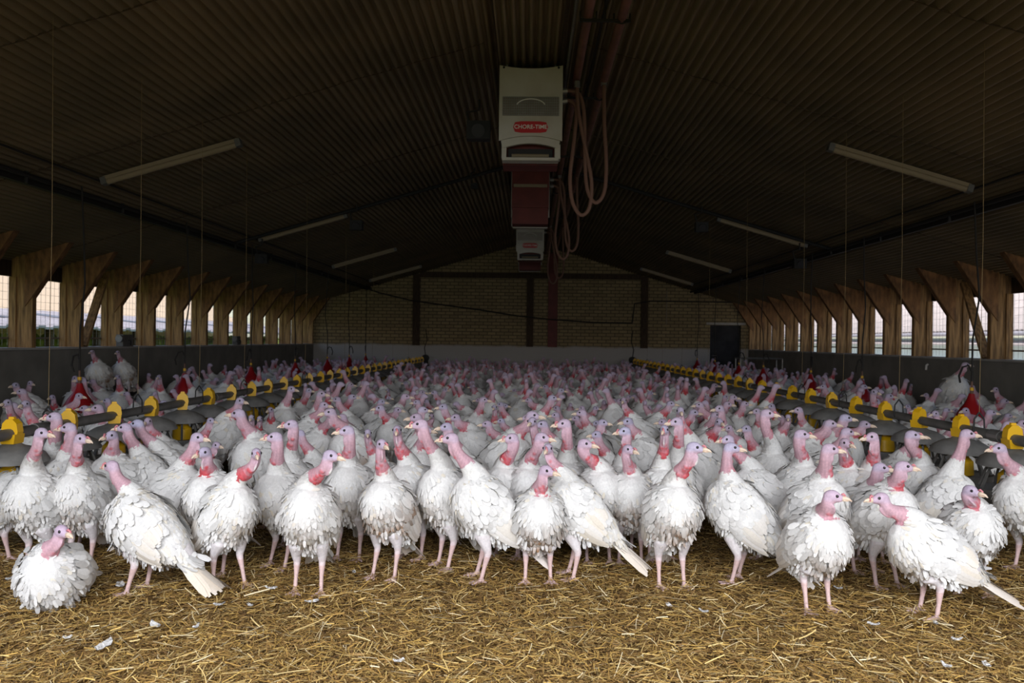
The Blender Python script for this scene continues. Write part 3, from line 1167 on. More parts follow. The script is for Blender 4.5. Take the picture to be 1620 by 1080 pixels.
def feathers(P, N, D, L, W, lift, base, rng, tip=None, tipmix=None, droop=0.0):
    """one blade of 4 x 3 points per row; returns verts, quads, colours"""
    n = len(P)
    S = np.cross(N, D)
    S /= np.linalg.norm(S, axis=1)[:, None] + 1e-9
    L = np.broadcast_to(L, (n,)); W = np.broadcast_to(W, (n,)); lift = np.broadcast_to(lift, (n,))
    tt = (0.0, 0.45, 0.82, 1.0)
    wob = rng.normal(0, .10, (n, 3))
    ww = (0.35, 1.0, 0.90, 0.40)
    zz = (-0.35, 0.45, 0.85, 1.0)
    V = np.empty((n, 12, 3))
    C = np.empty((n, 12, 6))
    for i in range(4):
        mid = P + D * (L * tt[i])[:, None] + N * (lift * zz[i])[:, None]
        mid[:, 2] -= droop * L * tt[i] ** 2
        for j, sgn in enumerate((-1, 0, 1)):
            V[:, i * 3 + j] = mid + S * (W * 0.5 * ww[i] * sgn)[:, None] + N * ((0.06 * W) * (1 if sgn == 0 else 0))[:, None]
            c = base
            if tip is not None:
                k = (tipmix * (0.1, 0.7, 1.0, 1.0)[i])[:, None]
                c = base * (1 - k) + tip * k
            C[:, i * 3 + j, :3] = c
            m = N + D * (.10 * tt[i]) + S * (.12 * sgn) + wob
            C[:, i * 3 + j, 3:] = m / np.linalg.norm(m, axis=1)[:, None]
    q = []
    for i in range(3):
        for j in range(2):
            q.append((i * 3 + j, (i + 1) * 3 + j, (i + 1) * 3 + j + 1, i * 3 + j + 1))
    F = (np.arange(n)[:, None, None] * 12 + np.array(q)[None]).reshape(-1, 4)
    return V.reshape(-1, 3), F, C.reshape(-1, 6)


def cat_geo(gs):
    V, F, C, o = [], [], [], 0
    for v, f, c in gs:
        V.append(v); F.append(f + o); C.append(c); o += len(v)
    return np.concatenate(V), np.concatenate(F), np.concatenate(C)


def turkey_geo(head, hyaw, rng, pitch=30, zc=0.45, sit=False, dxl=0.0, dxr=0.0, spread=0.074, dirt=0.3, wattle=0.4, blue=0.3,
               tail_len=0.25, voxel=0.0065, q='hi', cream=0.1, legdir=0.0):
    """all lengths in metres, bird faces +x, ground at z = 0; returns dict of part geometry"""
    hx, hy, hz = head
    if sit:
        zc, pitch = 0.175, 14
    p = R(pitch)
    ax = np.array((math.cos(p), 0, math.sin(p)))
    up = np.array((-math.sin(p), 0, math.cos(p)))
    Y = np.array((0., 1., 0.))
    Z = np.array((0., 0., 1.))
    C0 = np.array((-0.03, 0, zc))
    hp = np.array((hx, hy, hz))
    hd = np.array((math.cos(hyaw), math.sin(hyaw), 0))
    # torso
    tc = [C0 + ax * a for a in ST[:, 0]]
    tv, tf, _ = loft(tc, ST[:, 1], ST[:, 2], [Y] * len(ST), 22)

    def torso(a, th):
        rw = np.interp(a, ST[:, 0], ST[:, 1]); rh = np.interp(a, ST[:, 0], ST[:, 2])
        P = C0 + a[:, None] * ax + (rw * np.cos(th))[:, None] * Y + (rh * np.sin(th))[:, None] * up
        e = 0.004
        rw2 = np.interp(a - e, ST[:, 0], ST[:, 1]); rh2 = np.interp(a - e, ST[:, 0], ST[:, 2])
        P2 = C0 + (a - e)[:, None] * ax + (rw2 * np.cos(th))[:, None] * Y + (rh2 * np.sin(th))[:, None] * up
        D = P2 - P
        D /= np.linalg.norm(D, axis=1)[:, None]
        T = (-rw * np.sin(th))[:, None] * Y + (rh * np.cos(th))[:, None] * up
        N = np.cross(D, T)
        N /= np.linalg.norm(N, axis=1)[:, None] + 1e-9
        out = P - (C0 + a[:, None] * ax)
        N *= np.sign((N * out).sum(1))[:, None]
        return P, N, D

    # neck
    nb = C0 + ax * 0.155 + up * 0.085
    end = hp - hd * 0.012 - Z * 0.012
    gap = np.linalg.norm(end - nb)
    p1 = nb + (ax * 0.45 + Z * 0.75) * gap * 0.42
    p2 = end - Z * gap * 0.38 - hd * 0.012
    ts = np.linspace(0, 1, 14)
    B = np.array([(1 - t) ** 3 * nb + 3 * (1 - t) ** 2 * t * p1 + 3 * (1 - t) * t * t * p2 + t ** 3 * end for t in ts])
    seg = np.r_[0, np.cumsum(np.linalg.norm(np.diff(B, axis=0), axis=1))]
    dist_head = seg[-1] - seg
    skin_len = min(0.170, seg[-1] * 0.60)
    nr = np.interp(ts, (0, .18, .38, .6, .8, 1), (.092, .070, .050, .037, .032, .030))
    lat = []
    for t in ts:
        w = hyaw * np.clip((t - .25) / .7, 0, 1)
        lat.append(np.array((-math.sin(w), math.cos(w), 0)))
    ncs = np.vstack([C0 + ax * 0.07 + up * 0.02, B])
    nrs = np.r_[0.115, nr]
    nv, nf, nfr = loft(ncs, nrs * 0.98, nrs * 1.04, [Y] + lat, 16)
    # head
    hs = np.array((-hd[1], hd[0], 0))
    parts_v, parts_f, off = [], [], 0

    def addg(v, f):
        nonlocal off
        parts_v.append(np.asarray(v)); parts_f.extend([tuple(i + off for i in ff) for ff in f]); off += len(v)

    addg(tv, tf)
    addg(nv, nf)
    addg(*ellipsoid(hp + hd * 0.006 + Z * .002, (hd, hs, Z), (.047, .031, .037)))
    addg(*ellipsoid(hp + hd * 0.037 - Z * 0.005, (hd, hs, Z), (.031, .0225, .024)))
    # dewlap and caruncles along the front of the bare neck
    fr = nfr[1:]
    blobs = []
    if q != 'lo':
        nbl = int(5 + 9 * wattle)
        for _ in range(nbl):
            dh = skin_len * rng.uniform(0.42, 0.98)
            i = int(np.argmin(abs(dist_head - dh)))
            a = -math.pi / 2 + rng.uniform(-1.0, 1.0)
            t, l, u = fr[i]
            c = B[i] + l * nr[i] * math.cos(a) * 0.95 + u * nr[i] * math.sin(a) * 0.98
            r = rng.uniform(.007, .012) * (0.8 + 0.5 * wattle)
            blobs.append(c)
            addg(*ellipsoid(c, (l, u, t), (r, r, r * 1.25), 8, 6))
        i = int(np.argmin(abs(dist_head - 0.05)))
        t, l, u = fr[i]
        addg(*ellipsoid(B[i] - u * (nr[i] * 0.9), (l, u, t), (.010, .020 + .012 * wattle, .048), 10, 8))
    # legs
    legs = []
    if not sit:
        cl = math.cos(legdir); sl = math.sin(legdir)
        for sg, dx in ((1, dxl), (-1, dxr)):
            y = sg * spread
            pts = [(0.0, sg * .058, zc - .07), (.012, sg * .066, zc - .15), (-.012 + dx * .3, sg * (.04 + spread * .5), .225), (-.026 + dx * .5, y, .180),
                   (-.008 + dx * .85, y * 1.02, .095), (.008 + dx, y * 1.05, .024)]
            rr = [.070, .056, .032, .0235, .0135, .0140]
            if q == 'lo':
                rr = [.070, .056, .036, .028, .018, .018]
            legs.append(np.array(pts))
            v, f, _ = loft(pts, np.array(rr) * .92, rr, [Y] * 6, 10)
            addg(v, f)
            fx, fy = pts[-1][0], pts[-1][1]
            tr = .0105 if q != 'lo' else .016
            for a, ln in ((0.05, .088), (0.62, .074), (-0.62, .074), (math.pi, .036)):
                e = (fx + ln * math.cos(a), fy + ln * math.sin(a), tr * .8)
                m_ = (fx + ln * .5 * math.cos(a), fy + ln * .5 * math.sin(a), tr * 1.1)
                v, f, _ = loft([(fx - .006 * math.cos(a), fy - .006 * math.sin(a), .022), m_, e], [tr * 1.15, tr, tr * .75], [tr * 1.15, tr, tr * .7], [np.array((-math.sin(a), math.cos(a), 0))] * 3, 8)
                addg(v, f)
    me = bpy.data.meshes.new('tmp')
    me.from_pydata([tuple(v) for v in np.concatenate(parts_v)], [], parts_f)
    ob = bpy.data.objects.new('tmp', me)
    COL.objects.link(ob)
    md = ob.modifiers.new('r', 'REMESH')
    md.mode = 'VOXEL'
    md.voxel_size = voxel
    ms = ob.modifiers.new('s', 'SMOOTH')
    ms.factor = 0.5
    ms.iterations = 3 if q == 'hi' else 2
    dg = bpy.context.evaluated_depsgraph_get()
    body = bpy.data.meshes.new_from_object(ob.evaluated_get(dg))
    bpy.data.objects.remove(ob)
    bpy.data.meshes.remove(me)
    body.polygons.foreach_set('use_smooth', np.ones(len(body.polygons), dtype=bool))
    co = np.empty(len(body.vertices) * 3, dtype=np.float32)
    body.vertices.foreach_get('co', co)
    co = co.reshape(-1, 3).astype(float)
    # colours of the skin and plumage regions
    col = np.tile(WHITE * 0.97, (len(co), 1))
    d2 = ((co[:, None, :] - B[None]) ** 2).sum(2)
    ni = d2.argmin(1)
    nd = np.sqrt(d2.min(1))
    dh = dist_head[ni]
    hdv = np.linalg.norm(co - (hp + hd * .02), axis=1)
    wob = 0.012 * np.sin(co[:, 1] * 90 + co[:, 0] * 70)
    near_neck = nd < nr[ni] * 1.25 + 0.010
    front = ((co - B[ni]) * hd).sum(1) / 0.03
    sk = near_neck & (dh < skin_len + wob) & (ni > 2)
    frac = np.clip(dh / max(skin_len, .05), 0, 1)
    redness = np.clip((frac - (.72 - .35 * wattle)) / 0.35, 0, 1) * np.clip(0.45 + 0.5 * front, 0.15, 1) * min(1.0, 0.15 + wattle)
    neckc = SKIN * (1 - redness[:, None]) + REDC * redness[:, None]
    # lengthwise streaks of bare skin
    streak = 0.5 + 0.5 * np.sin(np.arctan2(co[:, 1] - B[ni, 1], co[:, 0] - B[ni, 0]) * 9)
    neckc = neckc * (0.88 + 0.16 * streak)[:, None]
    col[sk] = neckc[sk]
    hm = np.clip((0.085 - hdv) / 0.03, 0, 1)
    hc = HEADC * (1 - blue) + BLUEC * blue
    hc2 = np.tile(hc, (len(co), 1))
    low = np.clip((hp[2] - 0.008 - co[:, 2]) / 0.02, 0, 1)[:, None] * 0.7
    hc2 = hc2 * (1 - low) + (SKIN * 1.08) * low
    col = np.where(hm[:, None] > 0, col * (1 - hm[:, None]) + hc2 * hm[:, None], col)
    for c in blobs:
        k = np.clip((0.016 - np.linalg.norm(co - c, axis=1)) / 0.008, 0, 1)[:, None] * (0.35 + 0.65 * wattle)
        col = col * (1 - k) + REDC * 1.05 * k
    if not sit:
        lg = co[:, 2] < 0.205
        k = np.clip((0.215 - co[:, 2]) / 0.05, 0, 1)[:, None]
        col = np.where(lg[:, None], col * (1 - k) + LEGC * k, col)
        thigh = (co[:, 2] >= 0.16) & (co[:, 2] < 0.30)
        col[thigh] = col[thigh] * 0.5 + np.array((0.70, 0.62, 0.66)) * 0.5
    set_col(body, np.clip(col, 0, 1))
    out = {'body': body}
    # plumage over torso and lower neck
    nfeat = {'hi': 2200, 'mid': 620, 'lo': 170}[q]
    big = {'hi': 1.0, 'mid': 1.5, 'lo': 2.5}[q]
    a = rng.uniform(-.34, .25, nfeat * 2)
    keep = rng.uniform(0, .15, nfeat * 2) < np.interp(a, ST[:, 0], ST[:, 1]) + .02
    a = a[keep][:nfeat]
    th = rng.uniform(0, 2 * math.pi, len(a))
    P, N, D = torso(a, th)
    ph = rng.uniform(0, 6.28, 6)
    lump = sum(np.sin(P @ k_ + p_) for k_, p_ in zip(np.array(((38, 0, 21), (0, 45, 30), (-30, 33, 0), (22, -40, 47), (60, 20, -35), (-25, 62, 40))), ph)) / 3
    P = P + N * (.011 * lump)[:, None]
    # lay them downward as well as backward
    g = np.array((0, 0, -0.65))
    D = D + g - N * (N @ g)[:, None]
    D = D + rng.normal(0, .24, D.shape)
    D -= N * (N * D).sum(1)[:, None]
    D /= np.linalg.norm(D, axis=1)[:, None]
    nn = len(a)
    tint = rng.uniform(0.90, 1.05, nn)[:, None]
    base = WHITE * tint
    cm = (rng.uniform(0, 1, nn) < cream)[:, None] * rng.uniform(.2, .7, nn)[:, None]
    base = base * (1 - cm) + CREAM * cm
    # soiled patches: between the legs, on the hem, on one flank of the dirtiest birds
    ctr = [C0 + ax * .07 - up * .16, C0 + ax * .05 - up * .13 + Y * .10, C0 + ax * .05 - up * .13 - Y * .10, C0 + ax * .0 + Y * .14 - up * .02]
    amt = [1.0, rng.uniform(.2, 1), rng.uniform(.2, 1), 1.0 if dirt > .8 else 0.0]
    rad = [.115, .085, .085, .12]
    mud_ph = rng.uniform(0, 6.28, 2)

    def mud(Q):
        m = np.zeros(len(Q))
        for c, k_, r_ in zip(ctr, amt, rad):
            m = np.maximum(m, k_ * np.clip(1.7 - np.linalg.norm(Q - c, axis=1) / r_, 0, 1))
        m *= np.clip(.75 + .45 * np.sin(Q @ np.array((55, 40, 30)) + mud_ph[0]) + .3 * np.sin(Q @ np.array((-40, 75, 60)) + mud_ph[1]), .15, 1)
        return np.clip(m * min(1.0, dirt * 1.25) * rng.uniform(.5, 1.0, len(Q)), 0, .95)

    dm = mud(P)
    hem = np.clip((zc - .06 - P[:, 2]) / .12, 0, 1)[:, None] * (.15 + .45 * rng.uniform(0, 1, nn)[:, None]) * min(1, .35 + dirt)
    base = base * (1 - hem) + CREAM * hem
    geo = [feathers(P, N, D, rng.uniform(.034, .058, nn) * big, rng.uniform(.016, .026, nn) * big, rng.uniform(.002, .008, nn) * big, base, rng, DIRT, dm, droop=.12)]
    # neck feathers, small near the bare skin
    kn = {'hi': 420, 'mid': 150, 'lo': 40}[q]
    dd = rng.uniform(skin_len - .012, seg[-1] + .02, kn)
    tpar = np.interp(dd, dist_head[::-1], ts[::-1])
    Pc = np.stack([np.interp(tpar, ts, B[:, i]) for i in range(3)], 1)
    Tn = np.stack([np.interp(tpar, ts, np.gradient(B[:, i])) for i in range(3)], 1)
    Tn /= np.linalg.norm(Tn, axis=1)[:, None]
    aa = rng.uniform(0, 2 * math.pi, kn)
    lt = np.stack([np.interp(tpar, ts, np.array(lat)[:, i]) for i in range(3)], 1)
    lt -= Tn * (lt * Tn).sum(1)[:, None]
    lt /= np.linalg.norm(lt, axis=1)[:, None]
    un = np.cross(Tn, lt)
    Nn = lt * np.cos(aa)[:, None] + un * np.sin(aa)[:, None]
    rr = np.interp(tpar, ts, nr)
    Pn = Pc + Nn * (rr * 1.0)[:, None]
    Dn = -Tn + rng.normal(0, .12, Tn.shape)
    Dn -= Nn * (Nn * Dn).sum(1)[:, None]
    Dn /= np.linalg.norm(Dn, axis=1)[:, None]
    szn = np.interp(rr, (.035, .09), (.026, .055)) * big
    geo.append(feathers(Pn, Nn, Dn, szn, szn * .62, szn * .14, WHITE * rng.uniform(.95, 1.03, kn)[:, None], rng))
    out['plumage'] = cat_geo(geo)
    # long ragged feathers hanging over the thighs
    nh = {'hi': 150, 'mid': 60, 'lo': 16}[q]
    a = rng.uniform(-.20, .10, nh)
    th = -math.pi / 2 + rng.uniform(-1.25, 1.25, nh)
    P, N, D = torso(a, th)
    D = D * .35 + np.array((0, 0, -.8)) + N * .25 + rng.normal(0, .18, D.shape)
    D /= np.linalg.norm(D, axis=1)[:, None]
    N = N - D * (N * D).sum(1)[:, None]
    N /= np.linalg.norm(N, axis=1)[:, None] + 1e-9
    dm = mud(P)
    out['plumage'] = cat_geo([out['plumage'], feathers(P - N * .006, N, D, rng.uniform(.038, .064, nh) * min(big, 1.5), .018 * min(big, 1.6), .005, WHITE * rng.uniform(.85, 1.03, nh)[:, None], rng, DIRT, dm)])
    # wings
    for sg, key in ((1, 'wing_a'), (-1, 'wing_b')):
        gw = []
        side = (lambda t: t) if sg > 0 else (lambda t: math.pi - t)
        ncv = {'hi': 95, 'mid': 36, 'lo': 12}[q]
        a = rng.uniform(-.13, .15, ncv)
        t_ = R(14) + R(46) * rng.uniform(-1, 1, ncv)
        P, N, D = torso(a, side(t_))
        P = P + N * 0.012
        D = D + np.array((0, 0, -.25)); D -= N * (N * D).sum(1)[:, None]; D /= np.linalg.norm(D, axis=1)[:, None]
        wb = WHITE * rng.uniform(.86, 1.04, ncv)[:, None]
        dw = mud(P) if dirt > .8 and sg > 0 else np.zeros(ncv)
        gw.append(feathers(P, N, D, .075 * (1 if q == 'hi' else 1.2), .040 * (1 if q == 'hi' else 1.4), .009, wb, rng, DIRT, dw))
        ns = {'hi': 18, 'mid': 11, 'lo': 5}[q]
        fr_ = np.linspace(0, 1, ns)
        a = -.005 - .05 * fr_
        t_ = R(52) - R(84) * fr_
        P, N, D = torso(a, side(t_))
        P = P + N * (0.014 + 0.006 * fr_ + .003 * (np.arange(ns) % 2))[:, None]
        aim = C0 - ax * .36 + up * .00 + Y * sg * .075
        D = aim - P + np.array((0, 0, -.02))
        N2 = N * .75 + Y * sg * .25
        D -= N2 * ((N2 * D).sum(1) / (N2 * N2).sum(1))[:, None] * .7
        D /= np.linalg.norm(D, axis=1)[:, None]
        c2 = rng.uniform(0.05, .25 + cream, ns)[:, None]
        gw.append(feathers(P, N2, D, np.linspace(.15, .21, ns) * rng.uniform(.82, 1.06, ns), .036 if q == 'hi' else .055, .008, WHITE * (1 - c2) + CREAM * c2, rng, DIRT * 1.6, np.full(ns, .08 + .12 * dirt)))
        out[key] = cat_geo(gw)
    # tail
    nt = {'hi': 14, 'mid': 10, 'lo': 5}[q]
    fr_ = np.linspace(-1, 1, nt)
    base_p = C0 + ax * (-.28) + up * .012
    tdir = -ax * .95 - Z * (.10 if not sit else -.05)
    tdir /= np.linalg.norm(tdir)
    upn = up - tdir * np.dot(up, tdir); upn /= np.linalg.norm(upn)
    ang = fr_ * R(13)
    D = tdir[None] * np.cos(ang)[:, None] + Y[None] * np.sin(ang)[:, None]
    P = base_p + Y * (fr_ * .035)[:, None] + upn * (-.040 * abs(fr_) + .002 * (np.arange(nt) % 2))[:, None]
    N = np.tile(upn, (nt, 1)) + Y * (fr_ * 1.15)[:, None]
    N -= D * (N * D).sum(1)[:, None]; N /= np.linalg.norm(N, axis=1)[:, None]
    c2 = rng.uniform(.05, .3 + cream, nt)[:, None]
    gt = [feathers(P, N, D, tail_len * rng.uniform(.86, 1.05, nt), (.040 if q == 'hi' else .06), .004, WHITE * (1 - c2) + CREAM * c2, rng, DIRT * 1.8, np.full(nt, .20 + .2 * dirt))]
    ncv = {'hi': 26, 'mid': 14, 'lo': 6}[q]
    P = base_p + ax * rng.uniform(-.05, .06, ncv)[:, None] + Y * rng.uniform(-.05, .05, ncv)[:, None] + upn * rng.choice((-.03, .02), ncv)[:, None]
    N = np.sign(((P - base_p) @ upn))[:, None] * upn + rng.normal(0, .12, (ncv, 3))
    D = np.tile(tdir, (ncv, 1)) + rng.normal(0, .12, (ncv, 3))
    D -= N * (N * D).sum(1)[:, None] / (N * N).sum(1)[:, None]; D /= np.linalg.norm(D, axis=1)[:, None]
    gt.append(feathers(P, N, D, .10, .055, .008, WHITE * rng.uniform(.95, 1.02, ncv)[:, None], rng))
    out['tail'] = cat_geo(gt)
    # beak, eyes, snood
    bp = hp + hd * 0.061 - Z * 0.006
    pts = [bp - hd * .006, bp + hd * .014 + Z * .001, bp + hd * .034 - Z * .004, bp + hd * .048 - Z * .014]
    up_v, up_f, _ = loft(pts, (.0145, .0125, .008, .0018), (.0150, .0125, .008, .0025), [hs] * 4, 10)
    pts = [bp - hd * .004 - Z * .009, bp + hd * .014 - Z * .011, bp + hd * .029 - Z * .013]
    lo_v, lo_f, _ = loft(pts, (.011, .009, .002), (.006, .005, .002), [hs] * 3, 8)
    o = len(up_v)
    out['beak'] = (np.array(up_v + lo_v), up_f + [tuple(i + o for i in f) for f in lo_f])
    out['eyes'] = []
    for sg in (1, -1):
        c = hp + hd * .029 + hs * sg * .0262 + Z * .009
        out['eyes'].append(ellipsoid(c, (hd, hs, Z), (.0084, .0055, .0084), 10, 7))
    if q == 'hi':
        sl_ = rng.uniform(.012, .030)
        b0 = hp + hd * .055 + Z * .013
        pts = [b0, b0 + hd * .010 + Z * .006, b0 + hd * .018 + hs * .006 - Z * .003, b0 + hd * .020 + hs * .012 - Z * sl_]
        v, f, _ = loft(pts, (.0065, .0065, .006, .0045), (.0065, .0065, .006, .0045), [hs] * 4, 8)
        out['snood'] = (np.array(v), f)
    return out


def part_mesh(name, geo, m, col=None):
    v, f, c = geo
    me = np_mesh(name, v, f, c)
    me.materials.append(m)
    return me


M['snood'] = mat('snood_skin', (0.60, 0.22, 0.25), rough=0.5)


def turkey_from(geo, loc, rz, s, full=True):
    root = empty('turkey', loc, rz)
    root.scale = (s, s, s)
    geo['body'].materials.clear()
    geo['body'].materials.append(M['bird'])
    put('body', geo['body'], root)
    put('plumage', part_mesh('plumage', geo['plumage'], M['feather']), root)
    put('wing', part_mesh('wing', geo['wing_a'], M['feather']), root)
    put('wing', part_mesh('wing', geo['wing_b'], M['feather']), root)
    put('tail', part_mesh('tail', geo['tail'], M['feather']), root)
    b = np_mesh('beak', *geo['beak'])
    b.materials.append(M['beak'])
    put('beak', b, root)
    for e in geo['eyes']:
        b = np_mesh('eye', *e)
        b.materials.append(M['eye'])
        put('eye', b, root)
    if 'snood' in geo:
        b = np_mesh('snood', *geo['snood'])
        b.materials.append(M['snood'])
        put('snood', b, root)
    return root


def yaw_rz(yaw):
    return R(yaw - 90)


# front birds: foot px, head px, body yaw, head yaw (0 faces the gate, + turns to the picture's right), options, label
FRONT = [
    ((84, 962), (101, 842), 12, 60, dict(sit=True, wattle=.1, dirt=.0, blue=.1), 'white turkey sitting down on the straw at the left corner of the flock'),
    ((224, 938), (174, 738), -101, -112, dict(wattle=.1, tail_len=.30, dirt=.15, cream=.3, blue=.0, dxl=.03), 'white turkey in side view facing left with long tail, right behind the sitting turkey'),
    ((127, 897), (131, 695), -4, 72, dict(wattle=.35, dirt=.5), 'upright white turkey facing the gate, standing directly behind the sitting turkey'),
    ((55, 906), (70, 686), -8, 78, dict(wattle=.2, dirt=.2), 'white turkey at the left edge of the flock, below the wire hanger, head turned right'),
    ((118, 872), (105, 677), -72, -80, dict(wattle=.3), 'white turkey facing left between two right-looking turkeys under the left feed pipe'),
    ((90, 858), (82, 660), -30, -75, dict(wattle=.1), 'white turkey under the left feed pipe, head just at pipe height, looking left'),
    ((186, 865), (173, 690), -30, -20, dict(wattle=.1, blue=.5), 'slim-headed turkey looking at the gate above the long-tailed side-view turkey on the left'),
    ((232, 858), (194, 677), -86, -78, dict(wattle=.3), 'turkey facing left with dark red snood, behind the long-tailed side-view turkey'),
    ((262, 846), (214, 671), -80, -88, dict(wattle=.0, blue=.9), 'blue-headed turkey close behind the left-facing turkey with the red snood'),
    ((276, 890), (316, 693), 78, 78, dict(wattle=.5, dirt=.2), 'white turkey facing right, its body behind the long tail of the side-view turkey'),
    ((336, 908), (320, 717), -12, -22, dict(wattle=.85, blue=.6), 'bright red-wattled turkey facing the gate, behind the fluffy turkey on the left'),
    ((361, 928), (406, 719), 48, 24, dict(wattle=.8, dirt=.35, cream=.15, dxl=.05, dxr=-.04), 'fluffy white turkey with red wattle, stepping right beside the long-tailed side-view turkey'),
    ((444, 897), (431, 692), -34, -78, dict(wattle=.3, dirt=.1), 'white turkey facing left in the gap between the fluffy and the scarlet-necked turkey'),
    ((461, 866), (457, 672), -12, -66, dict(wattle=.55), 'turkey with pink neck standing tall just behind the left-facing turkey in the gap'),
    ((488, 938), (527, 722), 4, 70, dict(wattle=.95, dirt=.35, blue=.35, dxl=.02), 'broad white turkey facing the gate, scarlet neck, head turned right'),
    ((552, 884), (545, 682), -8, -72, dict(wattle=.3, blue=.4), 'white turkey looking left just behind the broad scarlet-necked turkey'),
    ((611, 914), (606, 704), -20, 35, dict(wattle=.4, dirt=.95), 'white turkey with a large brown soiled patch on its flank, head towards the gate'),
    ((651, 884), (628, 682), -42, 5, dict(wattle=.6, blue=.4), 'turkey looking straight at the gate, behind the one with the brown soiled flank'),
    ((704, 898), (661, 672), -48, -80, dict(wattle=.2, dirt=.3, blue=.0), 'tall white turkey with long stretched neck facing left, beside the clean side-view turkey'),
    ((764, 917), (709, 694), -79, -84, dict(wattle=.05, dirt=.1, blue=.0, cream=.15), 'clean white turkey in side view facing left at the middle of the front row'),
    ((851, 923), (868, 746), 2, 58, dict(wattle=.5, dirt=.75, blue=.1), 'compact white turkey facing the gate, lowest head in the middle of the front row'),
    ((906, 914), (866, 711), -94, -14, dict(wattle=.2, tail_len=.30, dirt=.2, cream=.45), 'cream-winged turkey with long tail, half behind the compact turkey in the middle'),
    ((838, 886), (861, 693), -15, 72, dict(wattle=.35, blue=.1), 'white turkey looking right, just above the compact turkey in the middle'),
    ((800, 882), (806, 694), -25, -72, dict(wattle=.7, blue=.1), 'turkey with lowered head and red lower neck, above the clean side-view turkey'),
    ((896, 872), (889, 671), -14, -76, dict(wattle=.3, blue=.1), 'tall turkey looking left above the cream-winged turkey in the middle'),
    ((946, 890), (929, 703), 10, 68, dict(wattle=.6, blue=.05), 'turkey with a frilled pink-red neck looking right, behind the cream-winged turkey'),
    ((984, 870), (985, 683), -18, -70, dict(wattle=.6, blue=.8), 'blue-headed turkey looking left, behind the small-headed soiled turkey'),
    ((997, 892), (997, 712), -5, 40, dict(wattle=.25, dirt=.7, blue=.2), 'small-headed white turkey with soiled belly beside the ragged scarlet-wattled turkey'),
    ((1062, 929), (1103, 709), 6, 72, dict(wattle=1.0, dirt=.7, blue=.6), 'ragged white turkey facing the gate with a fat scarlet wattle, right of the middle'),
    ((1043, 884), (1050, 681), 5, -18, dict(wattle=.7, blue=.7), 'thin red-necked turkey facing the gate, behind the ragged scarlet-wattled turkey'),
    ((1070, 868), (1067, 668), -20, -76, dict(wattle=.5, blue=.3), 'turkey looking left directly above the head of the scarlet-wattled turkey'),
    ((1166, 921), (1161, 709), -118, 84, dict(wattle=.3, blue=.7, tail_len=.30, dirt=.1, cream=.2), 'white turkey seen from behind, tail low, its head turned back to the right'),
    ((1200, 880), (1148, 696), -84, -76, dict(wattle=.2, blue=.4), 'turkey facing left behind the one seen from behind, only head and back showing'),
    ((1218, 850), (1217, 655), 15, 75, dict(wattle=.2, blue=.1), 'tall turkey looking right with high pale neck, right of the turkey seen from behind'),
    ((1263, 878), (1272, 688), 16, 74, dict(wattle=.35, blue=.2), 'turkey looking right above the low tail of the one seen from behind'),
    ((1292, 966), (1322, 786), 8, 78, dict(wattle=.3, dirt=.5, blue=.0), 'white turkey facing the gate in the front row, beside the full side-view turkey'),
    ((1464, 975), (1389, 789), -84, -88, dict(wattle=.15, dirt=.35, cream=.35, tail_len=.31, blue=.0), 'white turkey in full side view facing left with long tail, frontmost on the right'),
    ((1291, 917), (1317, 711), 32, 80, dict(wattle=.25, blue=.0), 'white turkey looking right, directly behind the front-row turkey beside the full side-view one'),
    ((1399, 928), (1434, 739), 22, 76, dict(wattle=.7, blue=.05, dirt=.3), 'white turkey with pink face looking right, above the back of the full side-view turkey'),
    ((1366, 905), (1397, 741), 30, 74, dict(wattle=.2, blue=.3), 'turkey looking right, half hidden behind the pink-faced turkey'),
    ((1376, 886), (1376, 692), -15, -75, dict(wattle=.6, blue=.0), 'turkey looking left with spotted red neck behind the pair of right-looking turkeys'),
    ((1334, 880), (1340, 702), 0, 20, dict(wattle=.6, blue=.0), 'dark pink-headed turkey facing the gate between two pale heads on the right'),
    ((1494, 892), (1534, 687), 76, 78, dict(wattle=.1, blue=.1, cream=.2), 'turkey in side view stretching its neck to the right, under the right feed pipe'),
    ((1534, 940), (1540, 778), -8, 32, dict(wattle=.5, dirt=.3), 'hunched white turkey with low head behind the long tail of the full side-view turkey'),
    ((1622, 905), (1577, 710), -72, -86, dict(wattle=.1, dirt=.2), 'turkey facing left at the right edge of the flock, body cut by the picture border'),
    ((1450, 868), (1447, 689), 12, 70, dict(wattle=.2, blue=.4), 'turkey in front of a pan feeder on the right, looking right'),
    ((4, 884), (1, 770), 150, 100, dict(wattle=.1, dirt=.4, cream=.3), 'turkey lying low at the left border, its purplish head just entering the picture'),
]

used = []        # ground spots taken


